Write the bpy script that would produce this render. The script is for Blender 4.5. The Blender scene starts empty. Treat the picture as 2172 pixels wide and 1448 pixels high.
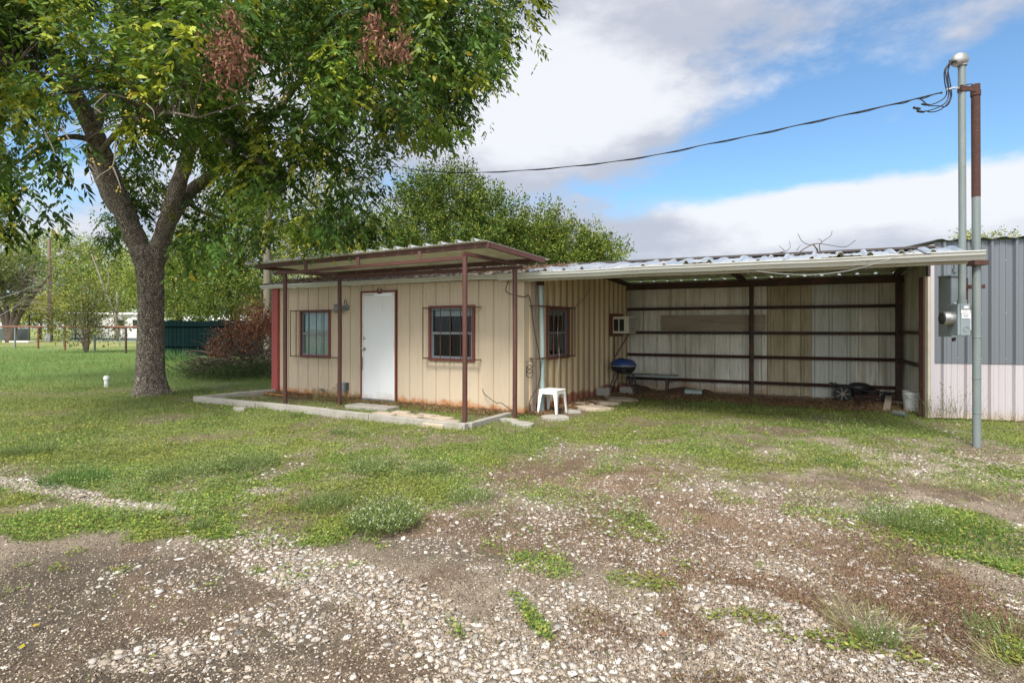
import bpy, math, random
import numpy as np
from mathutils import Vector
random.seed(7); rng = np.random.default_rng(7)
sc = bpy.context.scene
COL = sc.collection
R = math.radians

# ------------------------------------------------------------------ camera
F, HY, CH, CX = 1180.0, 694.0, 1.41, 1086.0
cam_d = bpy.data.cameras.new('camera'); cam = bpy.data.objects.new('camera', cam_d); COL.objects.link(cam)
cam.location = (0, 0, CH); cam.rotation_euler = (R(90), 0, 0)
cam_d.sensor_width = 36; cam_d.lens = 36*F/2172; cam_d.shift_y = -(724-HY)/2172
cam_d.clip_start = .05; cam_d.clip_end = 3000
sc.camera = cam
def G(x, y, z=0.0):                       # a point of the ground
    Y = F*(CH-z)/(y-HY); return Vector(((x-CX)/F*Y, Y, z))
def D(x, y, Y):                           # a point at a known distance
    return Vector(((x-CX)/F*Y, Y, CH+(HY-y)*Y/F))
# building frame: s runs along the front wall, d goes in from it
P0 = Vector((-5.02, 11.97)); U = Vector((.8712, -.4909)); M = Vector((.4909, .8712))
def W(s, d, z=0.0):
    p = P0+U*s+M*d; return Vector((p.x, p.y, z))
def line_hit(A, B, px):                   # distance along plan line A>B where the ray through px meets it
    k = (px-CX)/F; u = (B-A).normalized()
    t = (k*A.y-A.x)/(u.x-k*u.y); return t, A.y+u.y*t
def WS(px, y, d=0.0):                     # (s, z) on the plane d
    A = P0+M*d; t, Y = line_hit(A, A+U, px); return t, CH+(HY-y)*Y/F

# ------------------------------------------------------------------ noise
_T = np.random.default_rng(3).random((256, 256))
def vnoise(x, y):
    xi = np.floor(x).astype(int); yi = np.floor(y).astype(int); fx = x-xi; fy = y-yi
    fx = fx*fx*(3-2*fx); fy = fy*fy*(3-2*fy)
    a = _T[xi & 255, yi & 255]; b = _T[(xi+1) & 255, yi & 255]; c = _T[xi & 255, (yi+1) & 255]; d = _T[(xi+1) & 255, (yi+1) & 255]
    return (a*(1-fx)+b*fx)*(1-fy)+(c*(1-fx)+d*fx)*fy
def fbm(x, y, o=4):
    s = 0; a = 1; t = 0
    for i in range(o):
        s = s+a*vnoise(x*2**i+17.3*i, y*2**i+5.1*i); t += a; a *= .55
    return s/t
def smooth(a, b, x):
    t = np.clip((x-a)/(b-a), 0, 1); return t*t*(3-2*t)

# ------------------------------------------------------------------ materials
def N(nt, t, **kw):
    n = nt.nodes.new(t)
    for k, v in kw.items(): setattr(n, k, v)
    return n
def noise_mask(nt, scale, lo, hi, stretch=(1,1,1), detail=5, seed=0):
    tc = N(nt, 'ShaderNodeTexCoord'); mp = N(nt, 'ShaderNodeMapping'); mp.inputs['Scale'].default_value = stretch
    mp.inputs['Location'].default_value = (seed*3.7, seed*1.3, seed*.7)
    nt.links.new(tc.outputs['Object'], mp.inputs[0])
    no = N(nt, 'ShaderNodeTexNoise'); no.inputs['Scale'].default_value = scale; no.inputs['Detail'].default_value = detail
    no.inputs['Roughness'].default_value = .62
    nt.links.new(mp.outputs[0], no.inputs['Vector'])
    mr = N(nt, 'ShaderNodeMapRange'); mr.inputs['From Min'].default_value = lo; mr.inputs['From Max'].default_value = hi
    nt.links.new(no.outputs['Fac'], mr.inputs['Value']); return mr.outputs[0]
def z_mask(nt, z0, z1):                   # 1 at z0, 0 at z1
    tc = N(nt, 'ShaderNodeTexCoord'); sp = N(nt, 'ShaderNodeSeparateXYZ'); nt.links.new(tc.outputs['Object'], sp.inputs[0])
    mr = N(nt, 'ShaderNodeMapRange'); mr.inputs['From Min'].default_value = z1; mr.inputs['From Max'].default_value = z0
    nt.links.new(sp.outputs['Z'], mr.inputs['Value']); return mr.outputs[0]
def mathn(nt, op, a, b):
    m = N(nt, 'ShaderNodeMath', operation=op)
    for i, v in enumerate((a, b)):
        if isinstance(v, (int, float)): m.inputs[i].default_value = v
        else: nt.links.new(v, m.inputs[i])
    return m.outputs[0]
def mixc(nt, fac, a, b):
    m = N(nt, 'ShaderNodeMix', data_type='RGBA')
    for s, v in ((m.inputs[0], fac), (m.inputs[6], a), (m.inputs[7], b)):
        if isinstance(v, (int, float)): s.default_value = v
        elif isinstance(v, tuple): s.default_value = (*v[:3], 1)
        else: nt.links.new(v, s)
    return m.outputs[2]
def mat(name, col, rough=.6, metal=0., layers=(), bump=None, spec=.4, col_attr=None, trans=0., alpha=None, coat=0):
    """layers: (colour, strength, scale, lo, hi, stretch, (z0, z1) or None)"""
    m = bpy.data.materials.new(name); m.use_nodes = True; nt = m.node_tree
    b = nt.nodes['Principled BSDF']; b.inputs['Roughness'].default_value = rough; b.inputs['Metallic'].default_value = metal
    b.inputs['Specular IOR Level'].default_value = spec
    cur = tuple(col)
    if col_attr:
        a = N(nt, 'ShaderNodeAttribute', attribute_name=col_attr); cur = a.outputs['Color']
    for i, L in enumerate(layers):
        c, st, s, lo, hi = L[:5]; stretch = L[5] if len(L) > 5 else (1,1,1); zr = L[6] if len(L) > 6 else None
        f = noise_mask(nt, s, lo, hi, stretch, seed=i+1)
        if zr:
            zm = z_mask(nt, *zr); n2 = noise_mask(nt, s, 0, 1, stretch, seed=i+1)
            f = mathn(nt, 'SUBTRACT', mathn(nt, 'ADD', zm, mathn(nt, 'MULTIPLY', n2, 1.2)), 1.0)
            mr = N(nt, 'ShaderNodeMapRange'); mr.inputs['From Min'].default_value = lo; mr.inputs['From Max'].default_value = hi
            nt.links.new(f, mr.inputs['Value']); f = mr.outputs[0]
        f = mathn(nt, 'MULTIPLY', f, float(st)); cur = mixc(nt, f, cur, tuple(c))
    if isinstance(cur, tuple): b.inputs['Base Color'].default_value = (*cur[:3], 1)
    else: nt.links.new(cur, b.inputs['Base Color'])
    if bump:
        s, st, stretch = bump[0], bump[1], (bump[2] if len(bump) > 2 else (1,1,1))
        f = noise_mask(nt, s, 0, 1, stretch, seed=9)
        bn = N(nt, 'ShaderNodeBump'); bn.inputs['Strength'].default_value = st; bn.inputs['Distance'].default_value = .02
        nt.links.new(f, bn.inputs['Height']); nt.links.new(bn.outputs[0], b.inputs['Normal'])
    if trans:
        out = nt.nodes['Material Output']; t = N(nt, 'ShaderNodeBsdfTranslucent'); mx = N(nt, 'ShaderNodeMixShader'); mx.inputs[0].default_value = trans
        if isinstance(cur, tuple): t.inputs[0].default_value = (*cur[:3], 1)
        else: nt.links.new(cur, t.inputs[0])
        nt.links.new(b.outputs[0], mx.inputs[1]); nt.links.new(t.outputs[0], mx.inputs[2]); nt.links.new(mx.outputs[0], out.inputs[0])
    return m
RUST = (.16,.055,.025)
M_ = {}
M_['front'] = mat('tan_panel', (.52,.43,.315), .5, layers=[((.42,.33,.22),.6,1.3,.45,.75,(1,1,.12)),((.52,.43,.33),.5,4,.45,.7,(2,2,.1)),((.28,.21,.14),.45,7,.6,.72,(3,3,.15)),((.40,.17,.06),.9,7,.12,.42,(1,1,1),(0.0,.30)),((.12,.07,.04),.7,8,.2,.4,(1,1,1),(0.0,.14))], bump=(3,.12,(1,1,.2)))
M_['sidepan'] = mat('darker_tan_pan', (.34,.27,.17), .55, layers=[((.2,.155,.10),.7,1.6,.42,.7,(1,1,.2)),((.2,.075,.04),1,6,.02,.16,(1,1,1),(0.0,.34))])  # darker tan for the flat pans between the side wall ribs
M_['side'] = mat('weathered_tan_panel', (.55,.43,.26), .5, layers=[((.33,.25,.16),.75,1.1,.42,.7,(1,1,.2)),((.2,.15,.1),.6,5,.56,.72,(2,2,.12)),((.2,.075,.04),1,6,.02,.16,(1,1,1),(0.0,.34))], bump=(3,.1,(1,1,.2)))
M_['back'] = mat('dirty_white_panel', (.68,.67,.59), .55, layers=[((.38,.37,.29),.8,.8,.42,.62,(1,1,.5)),((.24,.20,.13),.6,3.2,.52,.72,(1.6,1.6,.12)),((.17,.14,.09),.7,14,.6,.7,(2,2,.15)),((.33,.17,.08),.8,3,.1,.5,(1,1,1),(0.0,.5))])
M_['patina'] = mat('grey_patched_panel', (.47,.49,.44), .5, layers=[((.3,.26,.18),.7,2.2,.45,.7,(1,1,.2)),((.2,.16,.11),.6,9,.58,.7,(2,2,.15))])
M_['galv'] = mat('galvanised_sheet', (.50,.515,.53), .34, .55, layers=[((.4,.41,.42),.5,7,.45,.7),((.28,.2,.15),.5,2.5,.62,.75)], bump=(2.5,.25))
M_['oldroof'] = mat('weathered_roof_sheet', (.30,.27,.24), .6, .15, layers=[((.1,.075,.055),.85,2.6,.42,.6),((.5,.5,.5),.5,6,.6,.75)], bump=(6,.2))
M_['underside'] = mat('pale_roof_underside', (.70,.70,.64), .5, layers=[((.36,.33,.26),.6,2,.5,.75)])
M_['gutter'] = mat('off_white_gutter_paint', (.52,.53,.505), .45, layers=[((.42,.38,.28),.5,3,.5,.72,(1,1,3)),((.22,.14,.08),.5,9,.64,.74)])
M_['fascia'] = mat('olive_cream_paint', (.40,.385,.31), .5, layers=[((.3,.26,.17),.5,4,.5,.7)])
M_['primer'] = mat('red_oxide_paint', (.088,.036,.028), .55, layers=[((.045,.024,.02),.6,6,.45,.7),((.17,.075,.055),.3,12,.62,.75)], bump=(30,.1))
M_['redtrim'] = mat('red_trim_paint', (.34,.075,.07), .5, layers=[((.2,.05,.045),.5,7,.5,.7)])
M_['redwood'] = mat('red_brown_window_paint', (.17,.05,.04), .55, layers=[((.09,.035,.03),.6,9,.5,.7)])
M_['steel'] = mat('dark_rusty_steel', (.055,.036,.03), .7, layers=[((.15,.06,.035),.7,4,.48,.68,(1,1,2)),((.02,.016,.016),.5,9,.5,.7)])
M_['rust'] = mat('heavy_rust', (.065,.03,.023), .85, layers=[((.05,.025,.02),.7,14,.45,.65),((.22,.10,.05),.5,20,.6,.72)], bump=(30,.4))
M_['door'] = mat('white_door_paint', (.70,.72,.74), .4, layers=[((.68,.67,.62),.5,1.6,.5,.75),((.5,.5,.48),.35,22,.68,.74),((.45,.38,.3),.6,5,.1,.5,(1,1,1),(0,.35)),((.55,.53,.48),.6,9,.62,.7,(1,1,.15))])
M_['chrome'] = mat('brushed_nickel', (.55,.52,.47), .25, 1.)
M_['alum'] = mat('grey_aluminium_sash', (.22,.24,.26), .4, .4)
M_['glass'] = mat('window_glass', (.012,.016,.022), .04, 0, spec=.5)
M_['curtain'] = mat('pale_green_blind', (.50,.66,.58), .7, layers=[((.40,.55,.48),.6,2,.4,.7)])
M_['blind'] = mat('pale_grey_blind', (.52,.54,.55), .7)
M_['wood'] = mat('weathered_board', (.36,.30,.25), .8, layers=[((.16,.12,.1),.7,8,.45,.7,(3,3,.12)),((.5,.46,.4),.5,12,.55,.7,(4,4,.1))])
M_['ply'] = mat('old_plywood', (.30,.255,.20), .85, layers=[((.17,.13,.095),.6,3,.45,.7,(.3,.3,3)),((.38,.32,.25),.5,8,.5,.7,(.3,.3,4))])
M_['conc'] = mat('grey_concrete', (.33,.31,.28), .9, layers=[((.25,.23,.19),.7,5,.45,.68),((.2,.2,.13),.6,2.5,.56,.72)], bump=(40,.35))
M_['stone'] = mat('tan_flagstone', (.42,.35,.27), .9, layers=[((.25,.19,.14),.7,6,.45,.68),((.5,.42,.33),.4,16,.5,.68)], bump=(25,.4))
M_['stained'] = mat('brown_stained_panel', (.40,.34,.23), .6, layers=[((.22,.18,.10),.8,1.7,.42,.62,(1,1,.35)),((.5,.47,.36),.6,3,.55,.72,(2,2,.15)),((.15,.12,.07),.6,12,.6,.7,(2,2,.12))])
M_['pipe'] = mat('grey_galvanised_pipe', (.17,.205,.205), .5, .15, layers=[((.25,.27,.255),.6,5,.45,.7,(1,1,.4)),((.16,.17,.17),.55,16,.6,.72),((.2,.13,.09),.5,4,.64,.72)], bump=(60,.06))
M_['paleblue'] = mat('pale_blue_pipe', (.27,.34,.335), .4, .2, layers=[((.40,.46,.45),.5,4,.5,.7,(1,1,.3)),((.2,.22,.2),.5,14,.6,.72)])
M_['meter'] = mat('grey_enamel', (.20,.24,.26), .42, .1, layers=[((.2,.23,.24),.5,6,.5,.7)])
M_['meterdark'] = mat('dark_grey_enamel', (.10,.12,.12), .5)
M_['metercan'] = mat('spun_aluminium', (.36,.36,.35), .38, .7, layers=[((.2,.2,.2),.5,14,.5,.7)])
M_['paper'] = mat('white_sticker', (.72,.73,.74), .6)
M_['ink'] = mat('grey_ink', (.15,.15,.17), .7)
M_['inkred'] = mat('red_ink', (.5,.12,.08), .7)
M_['black'] = mat('black_cable', (.015,.015,.017), .5)
M_['blackpaint'] = mat('black_enamel', (.02,.02,.022), .35, layers=[((.10,.08,.06),.6,9,.55,.7)])
M_['blue'] = mat('blue_enamel_lid', (.018,.05,.19), .3, layers=[((.08,.08,.10),.8,4,.5,.66)])
M_['plastic'] = mat('white_plastic', (.78,.78,.76), .4, layers=[((.6,.57,.5),.4,6,.55,.72)])
M_['pvc'] = mat('white_pvc', (.8,.82,.82), .35)
M_['bucket'] = mat('grimy_white_plastic', (.55,.57,.56), .5, layers=[((.25,.24,.2),.75,5,.5,.65),((.12,.11,.09),.8,16,.6,.7)])
M_['acw'] = mat('cream_enamel', (.62,.60,.50), .5, layers=[((.4,.36,.27),.5,6,.52,.7)])
M_['dark'] = mat('dark_vent', (.02,.02,.018), .7)
M_['greyblue'] = mat('slate_grey_panel', (.135,.152,.17), .38, .1, layers=[((.13,.16,.2),.5,1.2,.4,.7,(1,1,.2))])
M_['pink'] = mat('pale_lilac_panel', (.43,.405,.435), .42, layers=[((.36,.32,.335),.5,1.4,.4,.7,(1,1,.2)),((.4,.3,.2),.5,8,.08,.4,(1,1,1),(0.0,.25))])
M_['browntrim'] = mat('brown_roof_edge', (.06,.05,.048), .5)
M_['rustpost'] = mat('rusty_red_pipe', (.20,.075,.05), .7, layers=[((.09,.05,.04),.6,4,.45,.7)])
M_['teal'] = mat('dark_teal_panel', (.003,.012,.012), .85, spec=.06, layers=[((.007,.022,.024),.6,2,.5,.7,(1,1,.3)),((.002,.008,.009),.6,5,.5,.7,(2,2,.2)),((.25,.33,.33),.5,30,.66,.74,(3,3,.05),(0,.8))])
M_['bark'] = mat('grey_brown_bark', (.26,.22,.18), .95, layers=[((.10,.078,.06),.8,14,.45,.62,(1,1,.5)),((.40,.36,.30),.6,22,.52,.66,(1,1,.35)),((.12,.2,.17),.5,1.6,.62,.74)])
M_['barkdark'] = mat('dark_branch_bark', (.085,.065,.05), .95, layers=[((.17,.15,.12),.6,12,.5,.68)])
M_['twig'] = mat('dry_grey_twig', (.22,.19,.155), .9)
M_['deadwood'] = mat('dead_branch', (.09,.075,.06), .9)
M_['poleold'] = mat('weathered_pole_wood', (.17,.15,.115), .9, layers=[((.12,.10,.07),.7,6,.45,.7,(2,2,.1))])
M_['polered'] = mat('brown_pole_wood', (.22,.16,.12), .9, layers=[((.14,.1,.07),.6,4,.45,.7,(2,2,.1))])
M_['leaf'] = mat('leaf', (.08,.16,.03), .45, col_attr='Col', trans=.27, spec=.22)
M_['grass'] = mat('grass_blade', (.1,.18,.04), .6, col_attr='Col', trans=.3, spec=.2)
M_['deadleaf'] = mat('dry_leaf', (.18,.06,.03), .8, col_attr='Col', trans=.2, spec=.1)
M_['rock'] = mat('limestone', (.6,.57,.52), .9, col_attr='Col', spec=.2, layers=[((.32,.27,.22),.55,30,.5,.7)], bump=(60,.3))
M_['fruit'] = mat('yellow_fruit', (.36,.29,.04), .5)
M_['white'] = mat('white_siding', (.7,.7,.68), .6, layers=[((.55,.55,.53),.5,1.2,.45,.7)])
M_['wire'] = mat('galvanised_wire', (.3,.31,.31), .5, .3)
M_['orange'] = mat('orange_cord', (.6,.22,.03), .5)
# bark relief
def bark_bump(m):
    nt = m.node_tree; tc = N(nt,'ShaderNodeTexCoord'); mp = N(nt,'ShaderNodeMapping'); mp.inputs['Scale'].default_value = (1,1,.5)
    v = N(nt,'ShaderNodeTexVoronoi'); v.inputs['Scale'].default_value = 38; v.feature = 'DISTANCE_TO_EDGE'
    no = N(nt,'ShaderNodeTexNoise'); no.inputs['Scale'].default_value = 6; add = N(nt,'ShaderNodeMix', data_type='VECTOR'); add.inputs[0].default_value = .08
    nt.links.new(tc.outputs['Object'], mp.inputs[0]); nt.links.new(mp.outputs[0], add.inputs[4]); nt.links.new(mp.outputs[0], no.inputs['Vector']); nt.links.new(no.outputs['Color'], add.inputs[5])
    nt.links.new(add.outputs[1], v.inputs['Vector'])
    mr = N(nt,'ShaderNodeMapRange'); mr.inputs['From Max'].default_value = .25; nt.links.new(v.outputs['Distance'], mr.inputs[0])
    pb = nt.nodes['Principled BSDF']; src = pb.inputs['Base Color'].links[0].from_socket; mc = N(nt,'ShaderNodeMix', data_type='RGBA', blend_type='MULTIPLY'); mc.inputs[0].default_value = 1; m2 = N(nt,'ShaderNodeMapRange'); m2.inputs['To Min'].default_value = .5; m2.inputs['To Max'].default_value = 1.65; nt.links.new(mr.outputs[0], m2.inputs[0]); cb = N(nt,'ShaderNodeCombineColor'); [nt.links.new(m2.outputs[0], cb.inputs[i]) for i in range(3)]; nt.links.new(src, mc.inputs[6]); nt.links.new(cb.outputs[0], mc.inputs[7]); nt.links.new(mc.outputs[2], pb.inputs['Base Color'])
    b = N(nt,'ShaderNodeBump'); b.inputs['Strength'].default_value = 1; b.inputs['Distance'].default_value = .03
    nt.links.new(mr.outputs[0], b.inputs['Height']); nt.links.new(b.outputs[0], nt.nodes['Principled BSDF'].inputs['Normal'])
bark_bump(M_['bark'])

# ------------------------------------------------------------------ mesh helpers
class MB:
    def __init__(s): s.v = []; s.f = []; s.mi = []; s.cur = 0
    def add(s, vs, fs):
        o = len(s.v); s.v += [tuple(v) for v in vs]; s.f += [tuple(i+o for i in f) for f in fs]; s.mi += [s.cur]*len(fs); return s
    def quad(s, a, b, c, d): return s.add([a,b,c,d], [(0,1,2,3)])
    def frame(s, o, ex, ey, ez):           # box spanned by three edge vectors from corner o
        o, ex, ey, ez = Vector(o), Vector(ex), Vector(ey), Vector(ez)
        c = [o, o+ex, o+ex+ey, o+ey, o+ez, o+ex+ez, o+ex+ey+ez, o+ey+ez]
        f = [(0,3,2,1),(4,5,6,7),(0,1,5,4),(1,2,6,5),(2,3,7,6),(3,0,4,7)]
        if ex.cross(ey).dot(ez) < 0: f = [t[::-1] for t in f]
        return s.add(c, f)
    def beam(s, a, b, w, h, up=(0,0,1)):   # centred bar a>b, w sideways, h along up
        a, b = Vector(a), Vector(b); t = (b-a).normalized(); up = Vector(up)
        if abs(t.dot(up)) > .98: up = Vector((0,1,0))
        x = t.cross(up).normalized(); y = x.cross(t).normalized()
        return s.frame(a-x*w/2-y*h/2, x*w, b-a, y*h)
    def tube(s, pts, rs, n=10, caps=True):
        pts = [Vector(p) for p in pts]; rs = rs if hasattr(rs, '__len__') else [rs]*len(pts)
        vs = []; t0 = (pts[1]-pts[0]).normalized(); x = t0.orthogonal().normalized()
        for i, p in enumerate(pts):
            t = (pts[min(i+1, len(pts)-1)]-pts[max(i-1, 0)]).normalized()
            x = (x-t*x.dot(t)).normalized(); y = t.cross(x)
            for k in range(n):
                a = 2*math.pi*k/n; vs.append(p+(x*math.cos(a)+y*math.sin(a))*rs[i])
        fs = [(i*n+k, i*n+(k+1) % n, (i+1)*n+(k+1) % n, (i+1)*n+k) for i in range(len(pts)-1) for k in range(n)]
        if caps: fs += [tuple(range(n))[::-1], tuple((len(pts)-1)*n+k for k in range(n))]
        return s.add(vs, fs)
    def lathe(s, c, prof, n=20, axis=(0,0,1), sx=1, sy=1, x=None):
        c = Vector(c); ax = Vector(axis).normalized(); x = Vector(x) if x else (Vector((1,0,0)) if abs(ax.z) > .9 else ax.orthogonal().normalized()); y = ax.cross(x)
        vs = [c+ax*h+x*(r*sx*math.cos(2*math.pi*k/n))+y*(r*sy*math.sin(2*math.pi*k/n)) for r, h in prof for k in range(n)]
        m = len(prof); fs = [(i*n+k, i*n+(k+1) % n, (i+1)*n+(k+1) % n, (i+1)*n+k) for i in range(m-1) for k in range(n)]
        fs += [tuple(range(n))[::-1], tuple((m-1)*n+k for k in range(n))]
        return s.add(vs, fs)
    def build(s, name, m, parent=None, smooth=False, bevel=0):
        me = bpy.data.meshes.new(name); me.from_pydata(s.v, [], s.f); ms = m if isinstance(m, (list, tuple)) else [m]
        for q in ms: me.materials.append(M_[q])
        if len(ms) > 1: me.polygons.foreach_set('material_index', s.mi)
        if smooth:
            me.polygons.foreach_set('use_smooth', [True]*len(me.polygons))
        me.update(); o = bpy.data.objects.new(name, me); COL.objects.link(o)
        if smooth and smooth != 'all':
            try: me.set_sharp_from_angle(angle=R(40))
            except Exception: pass
        if bevel:
            b = o.modifiers.new('bevel', 'BEVEL'); b.width = bevel; b.segments = 2; b.limit_method = 'ANGLE'
        if parent is not None:
            o.parent = parent; o.matrix_parent_inverse = parent.matrix_basis.inverted()
        return o
def thing(name, label, cat, loc=(0,0,0), group=None):
    o = bpy.data.objects.new(name, None); COL.objects.link(o); o.location = loc; o.empty_display_size = .2
    return tag(o, label, cat, group)
def tag(o, label=None, cat=None, group=None, kind=None):
    if label: o['label'] = label
    if cat: o['category'] = cat
    if group: o['group'] = group
    if kind: o['kind'] = kind
    return o
def np_mesh(name, V, Fc, m, col=None, parent=None, smooth=False):
    me = bpy.data.meshes.new(name); k = Fc.shape[1]
    me.vertices.add(len(V)); me.vertices.foreach_set('co', V.astype(np.float32).ravel())
    me.loops.add(Fc.size); me.loops.foreach_set('vertex_index', Fc.astype(np.int32).ravel())
    me.polygons.add(len(Fc)); me.polygons.foreach_set('loop_start', np.arange(0, Fc.size, k, dtype=np.int32))
    if smooth: me.polygons.foreach_set('use_smooth', np.ones(len(Fc), bool))
    if col is not None:
        a = me.color_attributes.new('Col', 'FLOAT_COLOR', 'POINT')
        c = np.ones((len(V), 4), np.float32); c[:, :3] = col; a.data.foreach_set('color', c.ravel())
    me.update(calc_edges=True); me.materials.append(M_[m]); o = bpy.data.objects.new(name, me); COL.objects.link(o)
    if parent is not None:
        o.parent = parent; o.matrix_parent_inverse = parent.matrix_basis.inverted()
    return o
def nrm(v): return v/np.maximum(np.linalg.norm(v, axis=-1, keepdims=True), 1e-9)
def leaves(P, Dr, L, Wd, col, fold=.25, nref=None):
    """diamond leaves: base P, direction Dr, length L, width Wd, colour col (per leaf)"""
    n = len(P); Dr = nrm(Dr); ref = nrm(rng.normal(size=(n,3))+(np.array(nref) if nref is not None else 0))
    S = nrm(np.cross(Dr, ref)); Nn = np.cross(S, Dr); L = np.broadcast_to(L, n)[:,None]; Wd = np.broadcast_to(Wd, n)[:,None]
    mid = P+Dr*L*.42-Nn*Wd*fold
    V = np.stack([P, mid+S*Wd*.5+Nn*Wd*fold, P+Dr*L, mid-S*Wd*.5+Nn*Wd*fold], 1).reshape(-1,3)
    Fc = np.arange(4*n).reshape(n,4); return V, Fc, np.repeat(col, 4, 0)
def cat_meshes(parts):
    V = []; Fs = []; C = []; o = 0
    for v, f, c in parts: V.append(v); Fs.append(f+o); C.append(c); o += len(v)
    return np.concatenate(V), np.concatenate(Fs), np.concatenate(C)
def colmix(n, cols, w, jit=.15):
    cols = np.array(cols); w = np.array(w, float); i = rng.choice(len(cols), n, p=w/w.sum())
    return np.clip(cols[i]*(1+rng.normal(size=(n,1))*jit), .004, .9)
# corrugated profiles: (t, offset) within one period
def prof_r(h, p=.305): return p, [(0,0),(.022,h),(.052,h),(.078,0),(.135,0),(.142,h*.16),(.165,h*.16),(.172,0),(.215,0),(.222,h*.16),(.245,h*.16),(.252,0)]
def prof_groove(h=.018, p=.30): return p, [(0,0),(.008,-h),(.026,-h),(.036,0),(.085,0),(.09,-.004),(.12,-.004),(.125,0),(.175,0),(.18,-.004),(.21,-.004),(.215,0),(.26,0),(.265,-.004),(.28,-.004)]
def breaks(L, prof, t0=0.):
    p, pr = prof; out = []
    k = math.floor(-t0/p)-1
    while k*p+t0 < L+p:
        out += [(k*p+t0+t, o) for t, o in pr]; k += 1
    def off(t):
        for (a, oa), (b, ob) in zip(out, out[1:]):
            if a <= t <= b: return oa+(ob-oa)*((t-a)/max(b-a, 1e-9))
        return 0
    ts = sorted(set([0., L]+[round(t,5) for t, o in out if 0 < t < L])); return ts, off
def corr_wall(mb, A, B, z0, z1, prof, holes=(), out=None, t0=0., thick=.0):
    """corrugated wall over plan line A>B; z1 a number or function of t; holes (ta, tb, za, zb)"""
    A, B = Vector(A[:2]), Vector(B[:2]); L = (B-A).length; u = (B-A)/L; n = Vector(out[:2]).normalized()
    ts, off = breaks(L, prof, t0)
    for h in holes: ts += [h[0], h[1]]
    ts = sorted(set(ts)); zf = z1 if callable(z1) else (lambda t: z1)
    def pt(t, z): p = A+u*t+n*off(t); return (p.x, p.y, z)
    for a, b in zip(ts, ts[1:]):
        if b-a < 1e-5: continue
        spans = [(z0, None)]; cuts = sorted([(h[2], h[3]) for h in holes if h[0]-1e-6 <= a and b <= h[1]+1e-6])
        lo = z0; segs = []
        for c0, c1 in cuts: segs.append((lo, c0, lo, c0)); lo = c1
        segs.append((lo, zf(a), lo, zf(b)))
        for za0, za1, zb0, zb1 in segs:
            if za1-za0 > 1e-4: mb.quad(pt(a, za0), pt(b, zb0), pt(b, zb1), pt(a, za1))
    return mb
def corr_roof(mb, F0, F1, B0, B1, prof, nseg=1, jit=0., thick=.004, front_jit=0.):
    """sheet from front edge F0>F1 to back edge B0>B1, ribs running front to back, bottom face included"""
    F0, F1, B0, B1 = map(Vector, (F0, F1, B0, B1)); L = (F1-F0).length; ts, off = breaks(L, prof)
    cols = []; rr = random.Random(5)
    for t in ts:
        k = t/L; f = F0.lerp(F1, k); b = B0.lerp(B1, k); o = off(t); row = []
        wob = math.sin(t*2.1)*.5+math.sin(t*5.3+1)*.5
        for i in range(nseg+1):
            q = i/nseg; p = f.lerp(b, q); z = o+jit*(math.sin(t*3.1+q*9)+math.sin(t*7.7-q*5)*.6)*.5
            if i == 0: p = p+(F0-B0).normalized()*wob*front_jit
            row.append(p+Vector((0,0,z)))
        cols.append(row)
    for a, b in zip(cols, cols[1:]):
        for i in range(nseg):
            mb.cur = 0; mb.quad(a[i], b[i], b[i+1], a[i+1])
            dz = Vector((0,0,-thick)); mb.cur = 1; mb.quad(a[i+1]+dz, b[i+1]+dz, b[i]+dz, a[i]+dz)
        mb.cur = 0; mb.quad(a[0], a[0]+dz, b[0]+dz, b[0])
    for r in (cols[0], cols[-1]):
        for i in range(nseg): mb.quad(r[i], r[i+1], r[i+1]+dz, r[i]+dz)
    mb.cur = 0
    return mb
def sag(a, b, dip, n=14, wob=0):
    a, b = Vector(a), Vector(b); return [a.lerp(b, i/n)+Vector((random.uniform(-wob,wob),random.uniform(-wob,wob),-4*dip*(i/n)*(1-i/n)+random.uniform(-wob,wob))) for i in range(n+1)]
def spline(pts, n=6):                      # Catmull-Rom through points
    P = [Vector(p) for p in pts]; P = [P[0]*2-P[1]]+P+[P[-1]*2-P[-2]]; out = []
    for i in range(1, len(P)-2):
        for k in range(n):
            t = k/n; a, b, c, d = P[i-1:i+3]
            out.append(.5*((2*b)+(c-a)*t+(2*a-5*b+4*c-d)*t*t+(3*b-a-3*c+d)*t**3))
    out.append(P[-2]); return out
# ------------------------------------------------------------------ the metal building with its open bay
SC = 5.97                                   # s of the front corner
ZL = lambda s: 2.30-.006*max(s, -1)         # eave height, falling slightly to the right
bld = thing('shed_building', 'long low tan metal building with white door, barred windows and an open bay', 'building', W(3, 2))
def wl(d): return P0+M*d
u3 = Vector((U.x, U.y, 0)); m3 = Vector((M.x, M.y, 0)); up = Vector((0,0,1))
# openings on the front wall
def rect(x0, x1, y0, y1, d=0):
    a, z0 = WS(x0, y1, d); b, z1 = WS(x1, y1, d); a2, zt0 = WS(x0, y0, d); b2, zt1 = WS(x1, y0, d)
    return a, b, (z0+z1)/2, (zt0+zt1)/2
win1 = rect(641, 698, 662, 753); win2 = rect(915, 1003, 653, 760)
_a, _z = WS(768, 626); _b, _ = WS(841, 626); door = (_a, _b, .035, 2.06)
print('win1', win1, 'win2', win2, 'door', door)
mb = MB(); corr_wall(mb, wl(0), wl(0)+U*SC, 0.0, lambda t: ZL(t)-.06, prof_groove(), holes=[win1, win2, door], out=-M)
mb.build('front_wall', 'front', bld)
mb = MB()
for z in (.42, 1.05, 1.68, 2.1):
    for s in np.arange(.155, 5.9, .30):
        if not any(h[0]-.06 < s < h[1]+.06 and h[2]-.06 < z < h[3]+.06 for h in (win1, win2, door)): mb.lathe(W(s+random.uniform(-.01,.01),-.0,z+random.uniform(-.015,.015)), [(.009,0),(.006,.006)], 6, axis=-m3)
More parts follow.
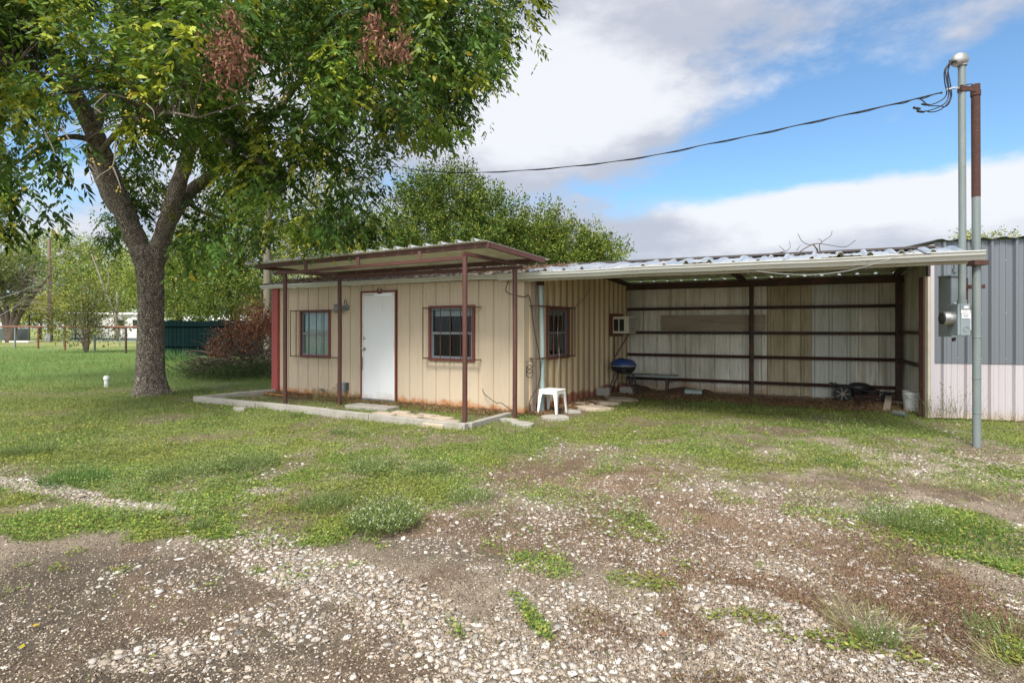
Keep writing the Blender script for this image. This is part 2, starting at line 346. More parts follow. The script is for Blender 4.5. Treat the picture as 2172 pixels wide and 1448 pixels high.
mb.build('screws', 'fascia', bld)['kind'] = 'stuff'
# side wall facing the bay
C0 = P0+U*SC; B1 = Vector((2.60, 12.56)); B2 = Vector((7.26, 10.33)); C1 = Vector((6.51, 8.74))
su = (B1-C0).normalized(); so = Vector((su.y, -su.x))      # outward = towards the bay
if so.x < 0: so = -so
def SS(px, y, off=0.0):
    A = C0+so*off; t, Y = line_hit(A, A+su, px); return t, CH+(HY-y)*Y/F
t0, za = SS(1157, 757); t1, _ = SS(1200, 757); _, zb = SS(1157, 655); win3 = (t0, t1, za, zb); print('win3', win3, 'len', (B1-C0).length)
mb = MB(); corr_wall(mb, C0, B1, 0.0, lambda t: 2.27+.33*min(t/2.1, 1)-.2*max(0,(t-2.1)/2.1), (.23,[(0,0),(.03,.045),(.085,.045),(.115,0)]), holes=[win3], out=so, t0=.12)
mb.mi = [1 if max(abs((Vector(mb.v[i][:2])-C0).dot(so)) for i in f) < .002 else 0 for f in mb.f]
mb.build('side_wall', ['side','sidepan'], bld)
# hidden rear and far-left walls that close the room
lf = P0+M*4.3
mb = MB(); corr_wall(mb, P0, lf, 0, 2.25, prof_r(.03), out=-U); mb.build('end_wall', 'redtrim', bld)
mb = MB(); corr_wall(mb, lf, B1, 0, 2.35, prof_r(.03), out=M); mb.build('rear_wall', 'front', bld)
# room floor so the glass looks into a dark room
mb = MB(); a = [W(.05,.05,.03), Vector((C0.x-.05,C0.y+.05,.03)), Vector((B1.x-.05,B1.y-.05,.03)), Vector((lf.x+.05,lf.y-.05,.03))]; mb.quad(*a); mb.build('room_floor', 'dark', bld)
# corner trims
mb = MB(); mb.frame(W(-.16,-.055,.06), u3*.19, m3*.12, up*(ZL(0)-.12)); mb.build('corner_trim', 'redtrim', bld)['label'] = 'red trim at the left end of the tan wall'
mb = MB(); mb.frame(W(SC-.10,-.035,.0), u3*.135, m3*.03, up*2.2); mb.frame(W(SC+.008,-.005,.0), u3*.027, m3*.16, up*2.2); mb.build('corner_trim', 'front', bld)
cb = C0+su*.17+so*.04
mb = MB(); mb.frame((cb.x, cb.y, .02), Vector((*su,0))*.11, Vector((*so,0))*.03, up*2.16); mb.build('corner_board', 'wood', bld)
# gutter, fascia
S0, S1 = -.42, 11.757
def gut(s, d, z):
    if z > 2.15: z = 2.312+(z-2.312)*.84
    return W(s, d, z+ZL(s)-2.30)
def gpath(prof, s0, s1, mbx, n=24, wob=.0):
    rows = []
    for i in range(n+1):
        s = s0+(s1-s0)*i/n; w = wob*math.sin(s*1.7)+wob*.6*math.sin(s*4.1)
        rows.append([gut(s, d, z+w) for d, z in prof])
    k = len(prof)
    for a, b in zip(rows, rows[1:]):
        for j in range(k): mbx.quad(a[j], b[j], b[(j+1)%k], a[(j+1)%k])
    mbx.add(rows[0], [tuple(range(k))]); mbx.add(rows[-1], [tuple(range(k))[::-1]])
mb = MB()   # K-style gutter with rolled lip: closed section
gpath([(-.10,2.30),(-.10,2.2),(-.18,2.195),(-.205,2.245),(-.225,2.255),(-.235,2.295),(-.245,2.30),(-.245,2.312),(-.23,2.312),(-.222,2.27),(-.195,2.262),(-.172,2.21),(-.108,2.212),(-.104,2.30)], 5.6, S1, mb, 30, .005)
mb.build('gutter', 'gutter', bld)
mb = MB()
gpath([(-.10,2.31),(-.10,2.22),(-.125,2.22),(-.13,2.262),(-.15,2.268),(-.152,2.316),(-.10,2.318)], S0, 5.595, mb, 20, .004)
mb.build('eave_trim', 'gutter', bld)
mb = MB(); gpath([(-.09,2.215),(-.09,2.16),(-.035,2.16),(-.035,2.215)], SC-.1, S1-.13, mb, 20, .003); mb.build('eave_beam', 'fascia', bld)
mb = MB()
for s in np.arange(6.4, 11.6, .62): mb = MB(); mb.frame(gut(s,-.235,2.3125), u3*.03, m3*.15, up*.004); mb.build('gutter_strap', 'galv', bld)

# roof: low ridge half way in
RS, RD = 11.62, 2.0
ER = 2.335; RZ = 2.62
def roofpt(s, d):
    rz = 2.655-.0115*max(s,-1); e = ER-.006*max(s,-1)
    return W(s, d, e+(rz-e)*d/RD if d <= RD else rz-(rz-2.43)*(d-RD)/2.6)
mb = MB(); corr_roof(mb, roofpt(-.35,-.12), roofpt(6.1,-.12), roofpt(-.35,RD), roofpt(6.1,RD), prof_r(.032), 8, .012, front_jit=.03)
corr_roof(mb, roofpt(6.1,RD), roofpt(-.35,RD), roofpt(6.3,4.6), roofpt(-.35,4.6), prof_r(.032), 4, .005)
rf = mb.build('roof', ['oldroof','underside'], bld); rf['label'] = 'weathered brown roof sheets over the closed rooms'
mb = MB(); corr_roof(mb, roofpt(6.1,-.14), roofpt(RS,-.14), roofpt(6.1,RD), roofpt(RS,RD), prof_r(.042), 10, .04, front_jit=.06)
corr_roof(mb, roofpt(RS,RD), roofpt(6.1,RD), roofpt(RS+.1,4.72), roofpt(6.3,4.5), prof_r(.034), 4, .006)
rf = mb.build('roof', ['galv','underside'], bld); rf['label'] = 'dented shiny galvanised roof sheets over the open bay'
mb = MB(); a, b = roofpt(5.0,RD), roofpt(11.65,RD); mb.beam(a+up*.035, b+up*.035, .3, .03); c, e = roofpt(-.35,RD), roofpt(5.0,RD)
mb.build('ridge_cap', 'browntrim', bld)
mb = MB(); mb.beam(c+up*.05, e+up*.05, .3, .03); mb.build('ridge_cap', 'oldroof', bld)
# bay: back wall, right wall
bu = (B2-B1).normalized(); bo = Vector((bu.y, -bu.x)); LB = (B2-B1).length
if bo.y > 0: bo = -bo
k1_, k2_, k3_ = [line_hit(B1, B2, q)[0]/LB for q in (1627, 1720, 1812)]
mb = MB(); corr_wall(mb, B1, B1+bu*(LB*k1_), .055, 2.42, prof_r(-.03,.30), out=bo); mb.build('back_wall', 'back', bld)
mb = MB(); corr_wall(mb, B1+bu*(LB*k1_), B1+bu*(LB*k2_), .05, 2.42, prof_r(.03,.30), out=bo); mb.build('back_wall', 'stained', bld)['label'] = 'brown stained panel of the bay back wall'
mb = MB(); corr_wall(mb, B1+bu*(LB*k2_), B1+bu*(LB*k3_), .0, 2.42, prof_r(.03,.30), out=bo); mb.build('back_wall', 'patina', bld)['label'] = 'greyer patched panel of the bay back wall'
mb = MB(); corr_wall(mb, B1+bu*(LB*k3_), B2, .0, 2.42, prof_r(.03,.33), out=bo); mb.build('back_wall', 'back', bld)
cu = (C1-B2).normalized(); co = Vector((-cu.y, cu.x))
if co.x > 0: co = -co
LC = (C1-B2).length
mb = MB(); corr_wall(mb, B2, C1, .0, 2.42, prof_r(.018,.2), out=co); mb.build('bay_side_wall', 'back', bld)
def BW(t, off, z): p = B1+bu*t+bo*off; return Vector((p.x,p.y,z))
def CW(t, off, z): p = B2+cu*t+co*off; return Vector((p.x,p.y,z))
for z in (1.81, 1.295, .805, .285):
    mb = MB(); mb.frame(BW(.02,.036,z-.03), Vector((*bu,0))*(LB-.08), Vector((*bo,0))*.004, up*.06)
    mb.frame(BW(.02,.04,z+.024), Vector((*bu,0))*(LB-.08), Vector((*bo,0))*.06, up*.006); mb.frame(BW(.02,.04,z-.03), Vector((*bu,0))*(LB-.08), Vector((*bo,0))*.06, up*.006)
    mb.frame(BW(.02,.1,z+.012), Vector((*bu,0))*(LB-.08), Vector((*bo,0))*.004, up*.018)
    mb.build('wall_girt', 'steel' if z > 1 else 'rust', bld)
for z in (1.32, .80):
    mb = MB(); mb.beam(CW(.05,.07,z), CW(LC*.93,.07,z), .06, .055); mb.build('wall_girt', 'steel', bld)
mb = MB(); mb.frame(BW(-.1,.03,2.24), Vector((*bu,0))*(LB+.1), Vector((*bo,0))*.09, up*.13); mb.build('header_beam', 'steel', bld)
tm, _ = line_hit(B1+bo*.14, B1+bo*.14+bu, 1594)
mb = MB(); mb.beam(BW(tm,.14,0.02), BW(tm,.14,2.24), .07, .06, up=(0,1,0)); mb.build('bay_post', 'steel', bld)
mb = MB(); mb.frame(BW(LB-.14,.12,0), Vector((*bu,0))*.1, Vector((*bo,0))*.08, up*2.24); mb.build('bay_post', 'steel', bld)
mb = MB(); mb.beam(CW(LC-.03,.03,0), CW(LC-.03,.03,2.2), .08, .10, up=(0,1,0)); mb.build('bay_post', 'rust', bld)['label'] = 'thick flaking rusty post at the mouth of the bay'
mb = MB(); mb.beam(CW(LC+.04,-.01,0), CW(LC+.04,-.01,2.2), .04, .06, up=(0,1,0)); mb.build('edge_trim', 'fascia', bld)
# rafters and purlins under the bay roof
def under(s, d, dz=.05): return roofpt(s, d)-up*dz
for px in (0, 1, 2):
    s = [6.22, 8.62, 11.42][px]; sb = [6.38, 8.80, 11.36][px]
    mb = MB(); mb.beam(under(s,.02,.07), under((s+sb)/2,RD,.07), .06, .09); mb.beam(under((s+sb)/2,RD,.07), Vector((*under(sb,4.3,.1)[:2], 2.36)), .06, .09); mb.build('rafter', 'steel', bld)
for d in (.9, 1.95, 3.2):
    mb = MB(); mb.beam(under(6.2,d,.03), under(11.5,d,.03), .05, .04); mb.build('purlin', 'steel', bld)
# concrete sill below back wall
mb = MB(); mb.frame(BW(1.2,.02,-.05), Vector((*bu,0))*(LB-1.3), Vector((*bo,0))*.12, up*.08); mb.build('sill', 'conc', bld)
mb = MB(); a, z0 = line_hit(B1, B2, 1403)[0], 0; b = line_hit(B1, B2, 1624)[0]; mb.frame(BW(a,.002+.03,1.34), Vector((*bu,0))*(b-a), Vector((*bo,0))*.004, up*.33)
mb.build('plywood_patch', 'ply', bld)
# door
dw = door[1]-door[0]; DM = []
mb = MB(); e = .012
mb.frame(W(door[0]+.045,-.012,.05), u3*(dw-.09), m3*.04, up*(door[3]-.09)); dr = mb.build('door', 'door', bld, bevel=.003)
def redframe(name, r, w, out, depth, m='redwood', parent=bld):
    mb = MB(); a, b, z0, z1 = r
    o = lambda s, z: out(s, z)
    ex, ey = out.ex, out.ey
    mb.frame(o(a-w, z0-w*.9), ex*w, ey*depth, up*(z1-z0+w*1.8)); mb.frame(o(b, z0-w*.9), ex*w, ey*depth, up*(z1-z0+w*1.8))
    mb.frame(o(a, z1), ex*(b-a), ey*depth, up*w*.9); mb.frame(o(a, z0-w*.9), ex*(b-a), ey*depth, up*w*.9)
    return mb.build(name, m, parent, bevel=.003)
class Pl:
    def __init__(s, base, ex, ey, off): s.base = Vector((base.x, base.y, 0)); s.ex = ex; s.ey = ey; s.off = off
    def __call__(s, t, z): return s.base+s.ex*t-s.ey*s.off+up*z
front = Pl(P0, u3, m3, .03); sidep = Pl(C0, Vector((*su,0)), Vector((*(-so),0)), .06)
mb = MB(); a, b = door[0], door[1]
mb.frame(W(a-.012,-.035,0), u3*.03, m3*.06, up*2.09); mb.frame(W(b-.018,-.035,0), u3*.03, m3*.06, up*2.09); mb.frame(W(a-.012,-.04,2.075), u3*(b-a+.024), m3*.06, up*.03)
mb.build('door_frame', 'redwood', dr)
mb = MB(); mb.frame(W(a+.02,-.018,.04), u3*.022, m3*.045, up*2.03); mb.frame(W(b-.04,-.018,.04), u3*.02, m3*.045, up*2.03); mb.frame(W(a+.02,-.018,2.03), u3*(b-a-.04), m3*.04, up*.03); mb.build('door_jamb', 'plastic', dr)
mb = MB(); mb.frame(W(a+.02,-.06,.0), u3*(b-a-.03), m3*.08, up*.045); mb.build('threshold', 'alum', dr)
for y, nm in ((717,'deadbolt'), (739,'door_knob')):
    s, z = WS(772.5, y); mb = MB(); c = W(s+.02,-.012,z)
    mb.lathe(c, [(.031,0),(.031,.008),(.014,.012),(.012,.03),(.026,.038),(.03,.05),(.024,.062),(.004,.066)] if nm == 'door_knob' else [(.03,0),(.028,.014),(.018,.02),(.01,.024)], 18, axis=-m3)
    mb.build(nm, 'chrome', dr, smooth=True)
mb = MB(); s, z = WS(769, 745); mb.frame(W(a+.028,-.03,z-.08), u3*.014, m3*.012, up*.26); mb.build('latch_guard', 'plastic', dr)
mb = MB(); mb.frame(W(a+.028,-.031,z-.36), u3*.012, m3*.012, up*.24); mb.build('strike_plate', 'alum', dr)
# windows
def window(r, pl, curtain, wname, hdepth=.07, wf=.05):
    fr = redframe('window', r, wf, pl, hdepth)
    a, b, z0, z1 = r; ex, ey = pl.ex, pl.ey; o = pl(0,0)+ey*.03
    P = lambda t, z, dd: o+ex*t+up*z+ey*dd
    mb = MB(); w = .028; zm = (z0+z1)/2
    mb.frame(P(a,z0,0), ex*w, ey*.05, up*(z1-z0)); mb.frame(P(b-w,z0,0), ex*w, ey*.05, up*(z1-z0))
    mb.frame(P(a+w,z0,0), ex*(b-a-2*w), ey*.05, up*w*1.3); mb.frame(P(a+w,z1-w,0), ex*(b-a-2*w), ey*.05, up*w)
    mb.frame(P(a+w,zm-.02,.0), ex*(b-a-2*w), ey*.035, up*.04)
    mb.frame(P(a+w,z0+w*1.3,.012), ex*.018, ey*.02, up*(zm-.02-z0-w*1.3)); mb.frame(P(b-w-.018,z0+w*1.3,.012), ex*.018, ey*.02, up*(zm-.02-z0-w*1.3))
    mb.build('sash', 'alum', fr)
    mb = MB(); mb.frame(P(a+w,z0+w,.025), ex*(b-a-2*w), ey*.004, up*(z1-z0-2*w)); gl = mb.build('pane', 'pane' if True else 'glass', fr)
    if curtain == 'green':
        mb = MB()
        n = 14; 
        mb.frame(P(a+.03,z0+.03,.052), ex*(b-a-.06), ey*.006, up*(z1-z0-.06)); mb.build('curtain', 'curtain', fr)
    elif curtain == 'rolled':
        mb = MB(); mb.frame(P(a+.02,z1-.14,.09), ex*(b-a-.04), ey*.02, up*.1); mb.build('blind', 'blind', fr)
    elif curtain == 'edge':
        mb = MB(); mb.frame(P(a+.02,z1-.1,.09), ex*(b-a-.04), ey*.02, up*.07); mb.build('blind', 'blind', fr)
        mb = MB(); mb.tube([P((a+b)/2, z1-.1,.08), P((a+b)/2, z0+.25,.08)], .008, 6); mb.build('blind_cord', 'blind', fr)
    return fr
# glass: mostly transparent pane with a mirror sheen
g = bpy.data.materials.new('window_pane'); g.use_nodes = True; nt = g.node_tree; nt.nodes.clear()
gl = N(nt,'ShaderNodeBsdfGlossy'); gl.inputs['Roughness'].default_value = .03; gl.inputs[0].default_value = (.6,.65,.7,1); tr = N(nt,'ShaderNodeBsdfTransparent'); tr.inputs[0].default_value = (.82,.86,.86,1)
fz = N(nt,'ShaderNodeFresnel'); fz.inputs[0].default_value = 1.5; ad = mathn(nt,'MULTIPLY',fz.outputs[0],.4); mx = N(nt,'ShaderNodeMixShader'); o_ = N(nt,'ShaderNodeOutputMaterial')
nt.links.new(ad, mx.inputs[0]); nt.links.new(tr.outputs[0], mx.inputs[1]); nt.links.new(gl.outputs[0], mx.inputs[2]); nt.links.new(mx.outputs[0], o_.inputs[0]); M_['pane'] = g
w1 = window(win1, front, 'green', 'w1'); w1['label'] = 'small window with pale green blind'
w2 = window(win2, front, 'rolled', 'w2'); w2['label'] = 'wide dark window right of the door'
w3 = window(win3, sidep, 'edge', 'w3'); w3['label'] = 'narrow dark window in the side wall'
# security grilles
def grille(pl, ta, tb, z0, z1, bars, off, ends, m='primer', r=.010, mats=None):
    mb = MB(); ex, ey = pl.ex, pl.ey; o = pl(0,0)-ey*off
    P = lambda t, z, dd=0: o+ex*t+up*z+ey*dd
    for z in (z0, z1):
        mb.beam(P(ta,z), P(tb,z), .03, .02)
        for e_ in ends: mb.beam(P(e_,z,0), P(e_,z,off+.03), .028, .012)
    for t in bars: mb.tube([P(t,z0-.02), P(t,z1+.02)], r, 6)
    return mb.build('window_grille', m, bld)
bs = [WS(x, 700, -.14)[0] for x in (616, 628, 655, 671, 687, 698)]; zt = WS(650, 659, -.14)[1]; zbt = WS(650, 756, -.14)[1]
grille(front, bs[0], WS(716, 700, -.14)[0], zbt, zt, bs[:5], .11, (bs[1], WS(710,700,-.14)[0]), r=.009)
bs = [WS(x, 700, -.14)[0] for x in (897, 934, 955, 977, 997)]; zt = WS(950, 652.5, -.14)[1]; zbt = WS(950, 761, -.14)[1]
grille(front, bs[0], WS(1011, 700, -.14)[0], zbt, zt, bs, .11, (bs[0]+.01, WS(1011,700,-.14)[0]-.01), r=.009)
bs = [SS(x, 700, .2)[0] for x in (1164, 1174, 1184, 1193, 1203, 1213, 1219.5)]; z_ = [SS(1180, y, .2)[1] for y in (757, 651)]; e0 = SS(1142,700,.2)[0]
grille(sidep, e0, bs[-1], z_[0], z_[1], bs, .14, (e0, bs[-1]), 'primer')
# horseshoe over the door
s, z = WS(807, 617); mb = MB(); a_ = [W(s+.055*math.sin(t), -.03, z-.05*math.cos(t)) for t in np.linspace(-2.6,2.6,18)]; mb.tube(a_, .010, 6)
tag(mb.build('horseshoe', 'rust'), 'rusty horseshoe nailed above the white door', 'horseshoe')
# wall lamp left of the door
s, z = WS(737, 652); t = thing('wall_lamp', 'grey metal barn lamp on the tan wall left of the white door', 'wall lamp', W(s,0,z))
mb = MB(); c = W(s,-.005,z); mb.lathe(c, [(.06,0),(.06,.02),(.045,.04)], 16, axis=-m3); mb.build('mount', 'meter', t, smooth=True)
mb = MB(); ax = (-m3*.75-u3*.6-up*.12).normalized(); mb.lathe(c-m3*.03, [(.035,0),(.04,.06),(.045,.1),(.085,.14),(.088,.22),(.086,.225)], 18, axis=ax); mb.build('lamp_shade', 'pipe', t, smooth=True)
mb = MB(); mb.tube([c+u3*(.02-.08*k/8)-m3*.03+up*(.05+.1*math.sin(math.pi*k/8)) for k in range(9)], .006, 6); mb.build('wire_loop', 'black', t)
# outlet box low on the wall
s, z = WS(733, 818); t = thing('outlet_box', 'grey outdoor outlet box with open cover low on the tan wall', 'outlet box', W(s,0,z))
mb = MB(); mb.frame(W(s-.02,-.06,z-.07), u3*.11, m3*.06, up*.14); mb.build('box', 'meterdark', t)
mb = MB(); mb.frame(W(s-.03,-.065,z-.085), -u3*.04-m3*.09, (-u3*.01-m3*.0)*.9-u3*.005, up*.16+u3*.0); mb.frame(W(s-.035,-.07,z-.08), u3*.12, -m3*.05, up*.15-m3*.01); mb.build('cover', 'meter', t, bevel=.01)
# little dryer elbow
s, z = WS(690, 846); mb = MB(); mb.tube([W(s,-.02,.12), W(s-.02,-.08,.17), W(s-.04,-.14,.14), W(s-.05,-.16,.05), W(s-.05,-.16,.0)], .018, 8)
tag(mb.build('hose_bib', 'pipe', smooth=True), 'small grey bent pipe by the wall below the left window', 'pipe')
# AC unit
t, z = SS(1300, 722, .05); z0 = 1.28; ac = thing('air_conditioner', 'cream window air conditioner sticking out of the side wall into the bay', 'air conditioner', C0.to_3d()+Vector((*su,0))*t)
q = lambda tt, o, zz: Vector((*(C0+su*tt+so*o), zz))
s3, o3 = Vector((*su,0)), Vector((*so,0)); ta = SS(1303,700,.08)[0]; print('ac t', ta)
mb = MB(); mb.frame(q(ta,.04,z0), s3*.40, o3*.36, up*.36); mb.build('case', 'acw', ac, bevel=.008)
for k in range(2):
    mb = MB(); mb.frame(q(ta-.006,.07+k*.13,z0+.05), s3*.012, o3*.10, up*.25); mb.build('vent', 'dark', ac)
mb = MB()
for k in range(11): mb.frame(q(ta+.03,.395,z0+.03+k*.028), s3*.33, o3*.012, up*.014)
mb.build('grille', 'alum', ac)
mb = MB(); mb.frame(q(ta-.12,.035,z0-.06), s3*.66, o3*.02, up*.06); mb.frame(q(ta-.12,.035,z0+.36), s3*.66, o3*.02, up*.06); mb.frame(q(ta-.12,.035,z0), s3*.1, o3*.02, up*.36); mb.frame(q(ta+.42,.035,z0), s3*.1, o3*.02, up*.36); mb.build('window_surround', 'redwood', ac)
mb = MB(); mb.beam(q(ta+.05,.05,z0-.68), q(ta+.05,.05,z0-.06), .03, .04, up=(0,1,0)); mb.beam(q(ta+.05,.07,z0-.5), q(ta+.05,.38,z0-.02), .02, .02); mb.beam(q(ta+.05,.06,z0-.015), q(ta+.05,.40,z0-.015), .03, .02); mb.build('bracket', 'steel', ac)
# downspout
dp = C0+su*.32+so*.16
t = thing('downspout', 'pale blue-grey galvanised pipe standing at the building corner', 'pipe', (dp.x, dp.y, 0))
mb = MB(); mb.tube([(dp.x,dp.y,0),(dp.x+.005,dp.y,1.1),(dp.x-.02,dp.y,2.12)], .044, 16); mb.build('pipe', 'paleblue', t, smooth=True)
mb = MB(); mb.tube([(dp.x-.02,dp.y,2.10),(dp.x-.02,dp.y,2.17)], .062, 16); mb.build('cap', 'rust', t, smooth=True)

# ------------------------------------------------------------------ porch canopy
cn = thing('porch_canopy', 'flat metal porch canopy on four red-brown posts over the white door', 'canopy', W(3.6,-.8))
FL, FR = D(545,566,10.72), D(1036,519,7.86); FL.z = 2.575; FR.z = 2.575
BR = D(1154,553,8.62); BR.z = 2.44; BLs, _ = WS(728, 588, -.25); BL = W(BLs-.5, -.2, 2.44)
print('canopy', FL, FR, BL, BR, 'WSinv', (FL.xy-P0).dot(U), (FL.xy-P0).dot(M), (FR.xy-P0).dot(U), (FR.xy-P0).dot(M), (BR.xy-P0).dot(U), (BR.xy-P0).dot(M))
fu = (FR-FL).normalized(); ru = (BR-FR).normalized()
mb = MB(); corr_roof(mb, FL-fu*.2-ru*.11+up*.04, FR+fu*.02-ru*.11+up*.04, BL-fu*.2+ru*.1+up*.035, BR+fu*.02+ru*.1+up*.035, prof_r(.045,.30), 2, .0)
mb.build('roof_sheet', ['galv','underside'], cn)
def rb(a, b, w, h, nm='frame_beam', m='primer'): mb = MB(); mb.beam(a, b, w, h); return mb.build(nm, m, cn)
rb(FL-fu*.02, FR+fu*.02, .05, .07); rb(FR+ru*.03, BR, .05, .075); rb(FL+ru*.03, BL, .05, .07); rb(BL+fu*.03-ru*.04, BR-fu*.03-ru*.04, .05, .06)
pFL = G(605,858); pFR = G(986,905); pBL = G(720,856); pBR = G(1092,888)
zf, zb_ = 2.40, 2.33
mb = MB(); a_, b_ = D(580,578,10.1), D(980,545,7.95); a_.z = b_.z = zf; a_ = Vector((pFL.x-.25,pFL.y+.15,zf)); b_ = Vector((pFR.x+.03,pFR.y-.02,zf)); rb(a_, b_, .05, .05)
rb(Vector((pBL.x-.03,pBL.y,zb_)), Vector((pBR.x+.12,pBR.y-.05,zb_)), .05, .05)
rb(Vector((pFR.x-.02,pFR.y-.02,zf+.055)), Vector((pBR.x,pBR.y,zb_+.06)), .05, .05); rb(Vector((pFL.x-.2,pFL.y+.1,zf+.04)), Vector((pBL.x,pBL.y,zb_+.05)), .045, .045)
for k in (.2, .5, .8):
    p = a_.lerp(b_, k); rb(p, Vector((p.x,p.y,2.55)), .05, .04, 'stub')
for k in (.12, .35, .6, .85):
    p = Vector((pBL.x,pBL.y,zb_)).lerp(Vector((pBR.x,pBR.y,zb_)), k); rb(p, Vector((p.x,p.y,2.44)), .05, .04, 'stub')
for p, z in ((pFL,zf),(pFR,zf),(pBL,zb_),(pBR,zb_)):
    mb = MB(); lean = Vector((random.uniform(-.01,.01),0,0)); mb.tube([(p.x,p.y,-.1),(p.x+lean.x,p.y,1.2),(p.x,p.y,z-.02)], .037, 14)
    mb.build('post', 'primer', cn, smooth=True)

# ------------------------------------------------------------------ concrete block edging
k0, k1, k2, k3 = G(413,850), G(986,911), G(1085,884), G(585,834)
ke = thing('block_edging', 'low grey concrete block border around the bed below the canopy', 'edging', k0.lerp(k1,.5))
def blocks(a, b, w, h, inward, bl=.42):
    L = (b-a).length; n = max(1, int(L/bl)); u = (b-a)/L; nn = Vector((-u.y,u.x,0))*(1 if inward else -1)
    for i in range(n):
        dz = random.uniform(-.008,.01); dd = random.uniform(-.008,.008); mb = MB()
        mb.frame(a+u*(L/n*i+.003)+nn*dd+Vector((0,0,-.06)), u*(L/n-.006), nn*w, Vector((0,0,h+.06+dz))); mb.build('block', 'conc', ke, bevel=.008)
blocks(k0, k1, .10, .085, True, .8); blocks(k1+Vector((.08,.12,0)), k2, .10, .075, True, .6); blocks(k3, k0, .10, .09, False, .55)

# doorstep + pavers (each a slab of its own)
def slab(name, c, r, th, m, label, cat, group=None, irr=.16, n=9, rot=0, sy=.7, tilt=0):
    mb = MB(); a0 = random.random()*6; pr = []
    for k in range(n):
        a = 2*math.pi*k/n+random.uniform(-.2,.2); q = r*(1+random.uniform(-irr,irr)); x, y = math.cos(a)*q, math.sin(a)*q*sy
        pr.append((x*math.cos(rot)-y*math.sin(rot), x*math.sin(rot)+y*math.cos(rot)))
    vs = [(c.x+x, c.y+y, -.05) for x, y in pr]+[(c.x+x*.98, c.y+y*.98, th*.8+x*tilt) for x, y in pr]+[(c.x+x*.93, c.y+y*.93, th+x*tilt) for x, y in pr]
    fs = [(i, (i+1)%n, n+(i+1)%n, n+i) for i in range(n)]+[(n+i, n+(i+1)%n, 2*n+(i+1)%n, 2*n+i) for i in range(n)]+[tuple(range(2*n,3*n))]
    mb.add(vs, fs); return tag(mb.build(name, m), label, cat, group)
def rslab(name, c, lx, ly, th, ang, m, label, cat, group=None):
    x = Vector((math.cos(ang), math.sin(ang), 0)); y = Vector((-x.y, x.x, 0)); mb = MB()
    o = Vector((c.x,c.y,-.05))-x*lx/2-y*ly/2; mb.frame(o, x*lx, y*ly, Vector((0,0,th+.05))+x*random.uniform(-.01,.01)); return tag(mb.build(name, m, bevel=.012), label, cat, group)
AU = math.atan2(U.y, U.x)
rslab('doorstep', G(789,861,.03), .95, .34, .04, AU+.03, 'conc', 'thin grey concrete slab lying below the white door', 'doorstep')
gp = 'paving bricks laid in the bed below the canopy'
for x, y, lx, ly, lab in ((818,877,.42,.2,'flat tan paver nearest the doorstep in the bed'),(851,874,.28,.16,'small tan paver second from the doorstep'),(872,881,.45,.2,'wide tan paver in the middle of the bed'),(905,881,.4,.18,'tan paver with a chipped edge in the middle of the bed'),(935,886,.38,.2,'tan paver right of the middle of the bed'),(950,893,.36,.18,'tan paver closest to the front right canopy post'),(925,899,.36,.17,'tan paver against the front edging of the bed')):
    rslab('paver', G(x,y,.03), lx, ly, .045, AU+random.uniform(-.15,.15), 'stone', lab, 'paver', gp)
gp = 'stepping stones by the side wall'
for x, y, r, m, lab in ((1108,901,.22,'conc','pale round flagstone in grass right of the canopy post'),(1178,886,.22,'conc','pale flagstone under the front leg of the white stool'),(1210,873,.18,'conc','pale flagstone just right of the white stool'),(1262,866,.30,'stone','long tan flagstone beside the side wall, nearest the stool'),(1240,858,.22,'stone','tan flagstone close to the side wall window'),(1290,855,.26,'stone','tan flagstone in front of the grey block'),(1262,853,.2,'stone','small tan flagstone touching the side wall base'),(1318,848,.36,'stone','large tan flagstone under the barbecue'),(1080,893,.15,'conc','small grey flagstone at the foot of the right canopy post'),(592,868,.14,'conc','broken pale slab lying outside the edging, left of the posts'),(510,868,.15,'conc','flat grey stone outside the edging near its left end')):
    slab('flagstone', G(x,y), r, .035, m, lab, 'flagstone', gp, rot=AU+random.uniform(-.3,.3), sy=random.uniform(.55,.8), tilt=random.uniform(-.04,.04))

# ------------------------------------------------------------------ cables on the building corner
def cable(name, pts, r, m, label, cat, k=5, n=6):
    mb = MB(); mb.tube(spline(pts, k), r, n); return tag(mb.build(name, m, smooth='all'), label, cat)
cd = C0+su*.1+so*.06
cable('hanging_cable', [W(SC-.2,-.14,2.16), W(SC-.22,-.16,1.98), W(SC+.03,-.04,1.90), Vector((cd.x,cd.y,1.9)), Vector((cd.x+.08,cd.y,1.35)), Vector((dp.x-.03,dp.y-.06,.85)), Vector((dp.x-.05,dp.y-.07,.5)), Vector((cd.x+.0,cd.y-.04,.2)), Vector((cd.x+.05,cd.y-.1,.03)), Vector((cd.x+.4,cd.y-.3,.015))], .007, 'black', 'black cable hanging down the building corner into the grass', 'cable')
mb = MB()
for k in range(3):
    cz = .80-k*.07; mb.tube([Vector((cd.x+.055*math.sin(t), cd.y-.02-.01*k, cz+.065*math.cos(t))) for t in np.linspace(0,2*math.pi,17)], .005, 6, caps=False)
tag(mb.build('cable_coil', 'black', smooth='all'), 'small coil of black cable hung on the corner board', 'cable coil')
s_, z_ = WS(1028, 826); cable('loose_cable', [W(s_,-.06,z_+.02), W(s_+.06,-.1,z_-.06), W(s_+.3,-.14,z_-.18), W(s_+.42,-.16,.18), W(s_+.6,-.2,.1), W(s_+.85,-.3,.05), W(s_+1.1,-.5,.03)], .006, 'black', 'black cable end curling up out of the grass by the wall', 'cable')
cable('orange_cord', [W(-.1,-.1,.08), W(.0,-.25,.05), W(.15,-.4,.03), W(.5,-.45,.04), W(.9,-.5,.03)], .009, 'orange', 'orange cord on the soil at the red corner trim', 'cord')
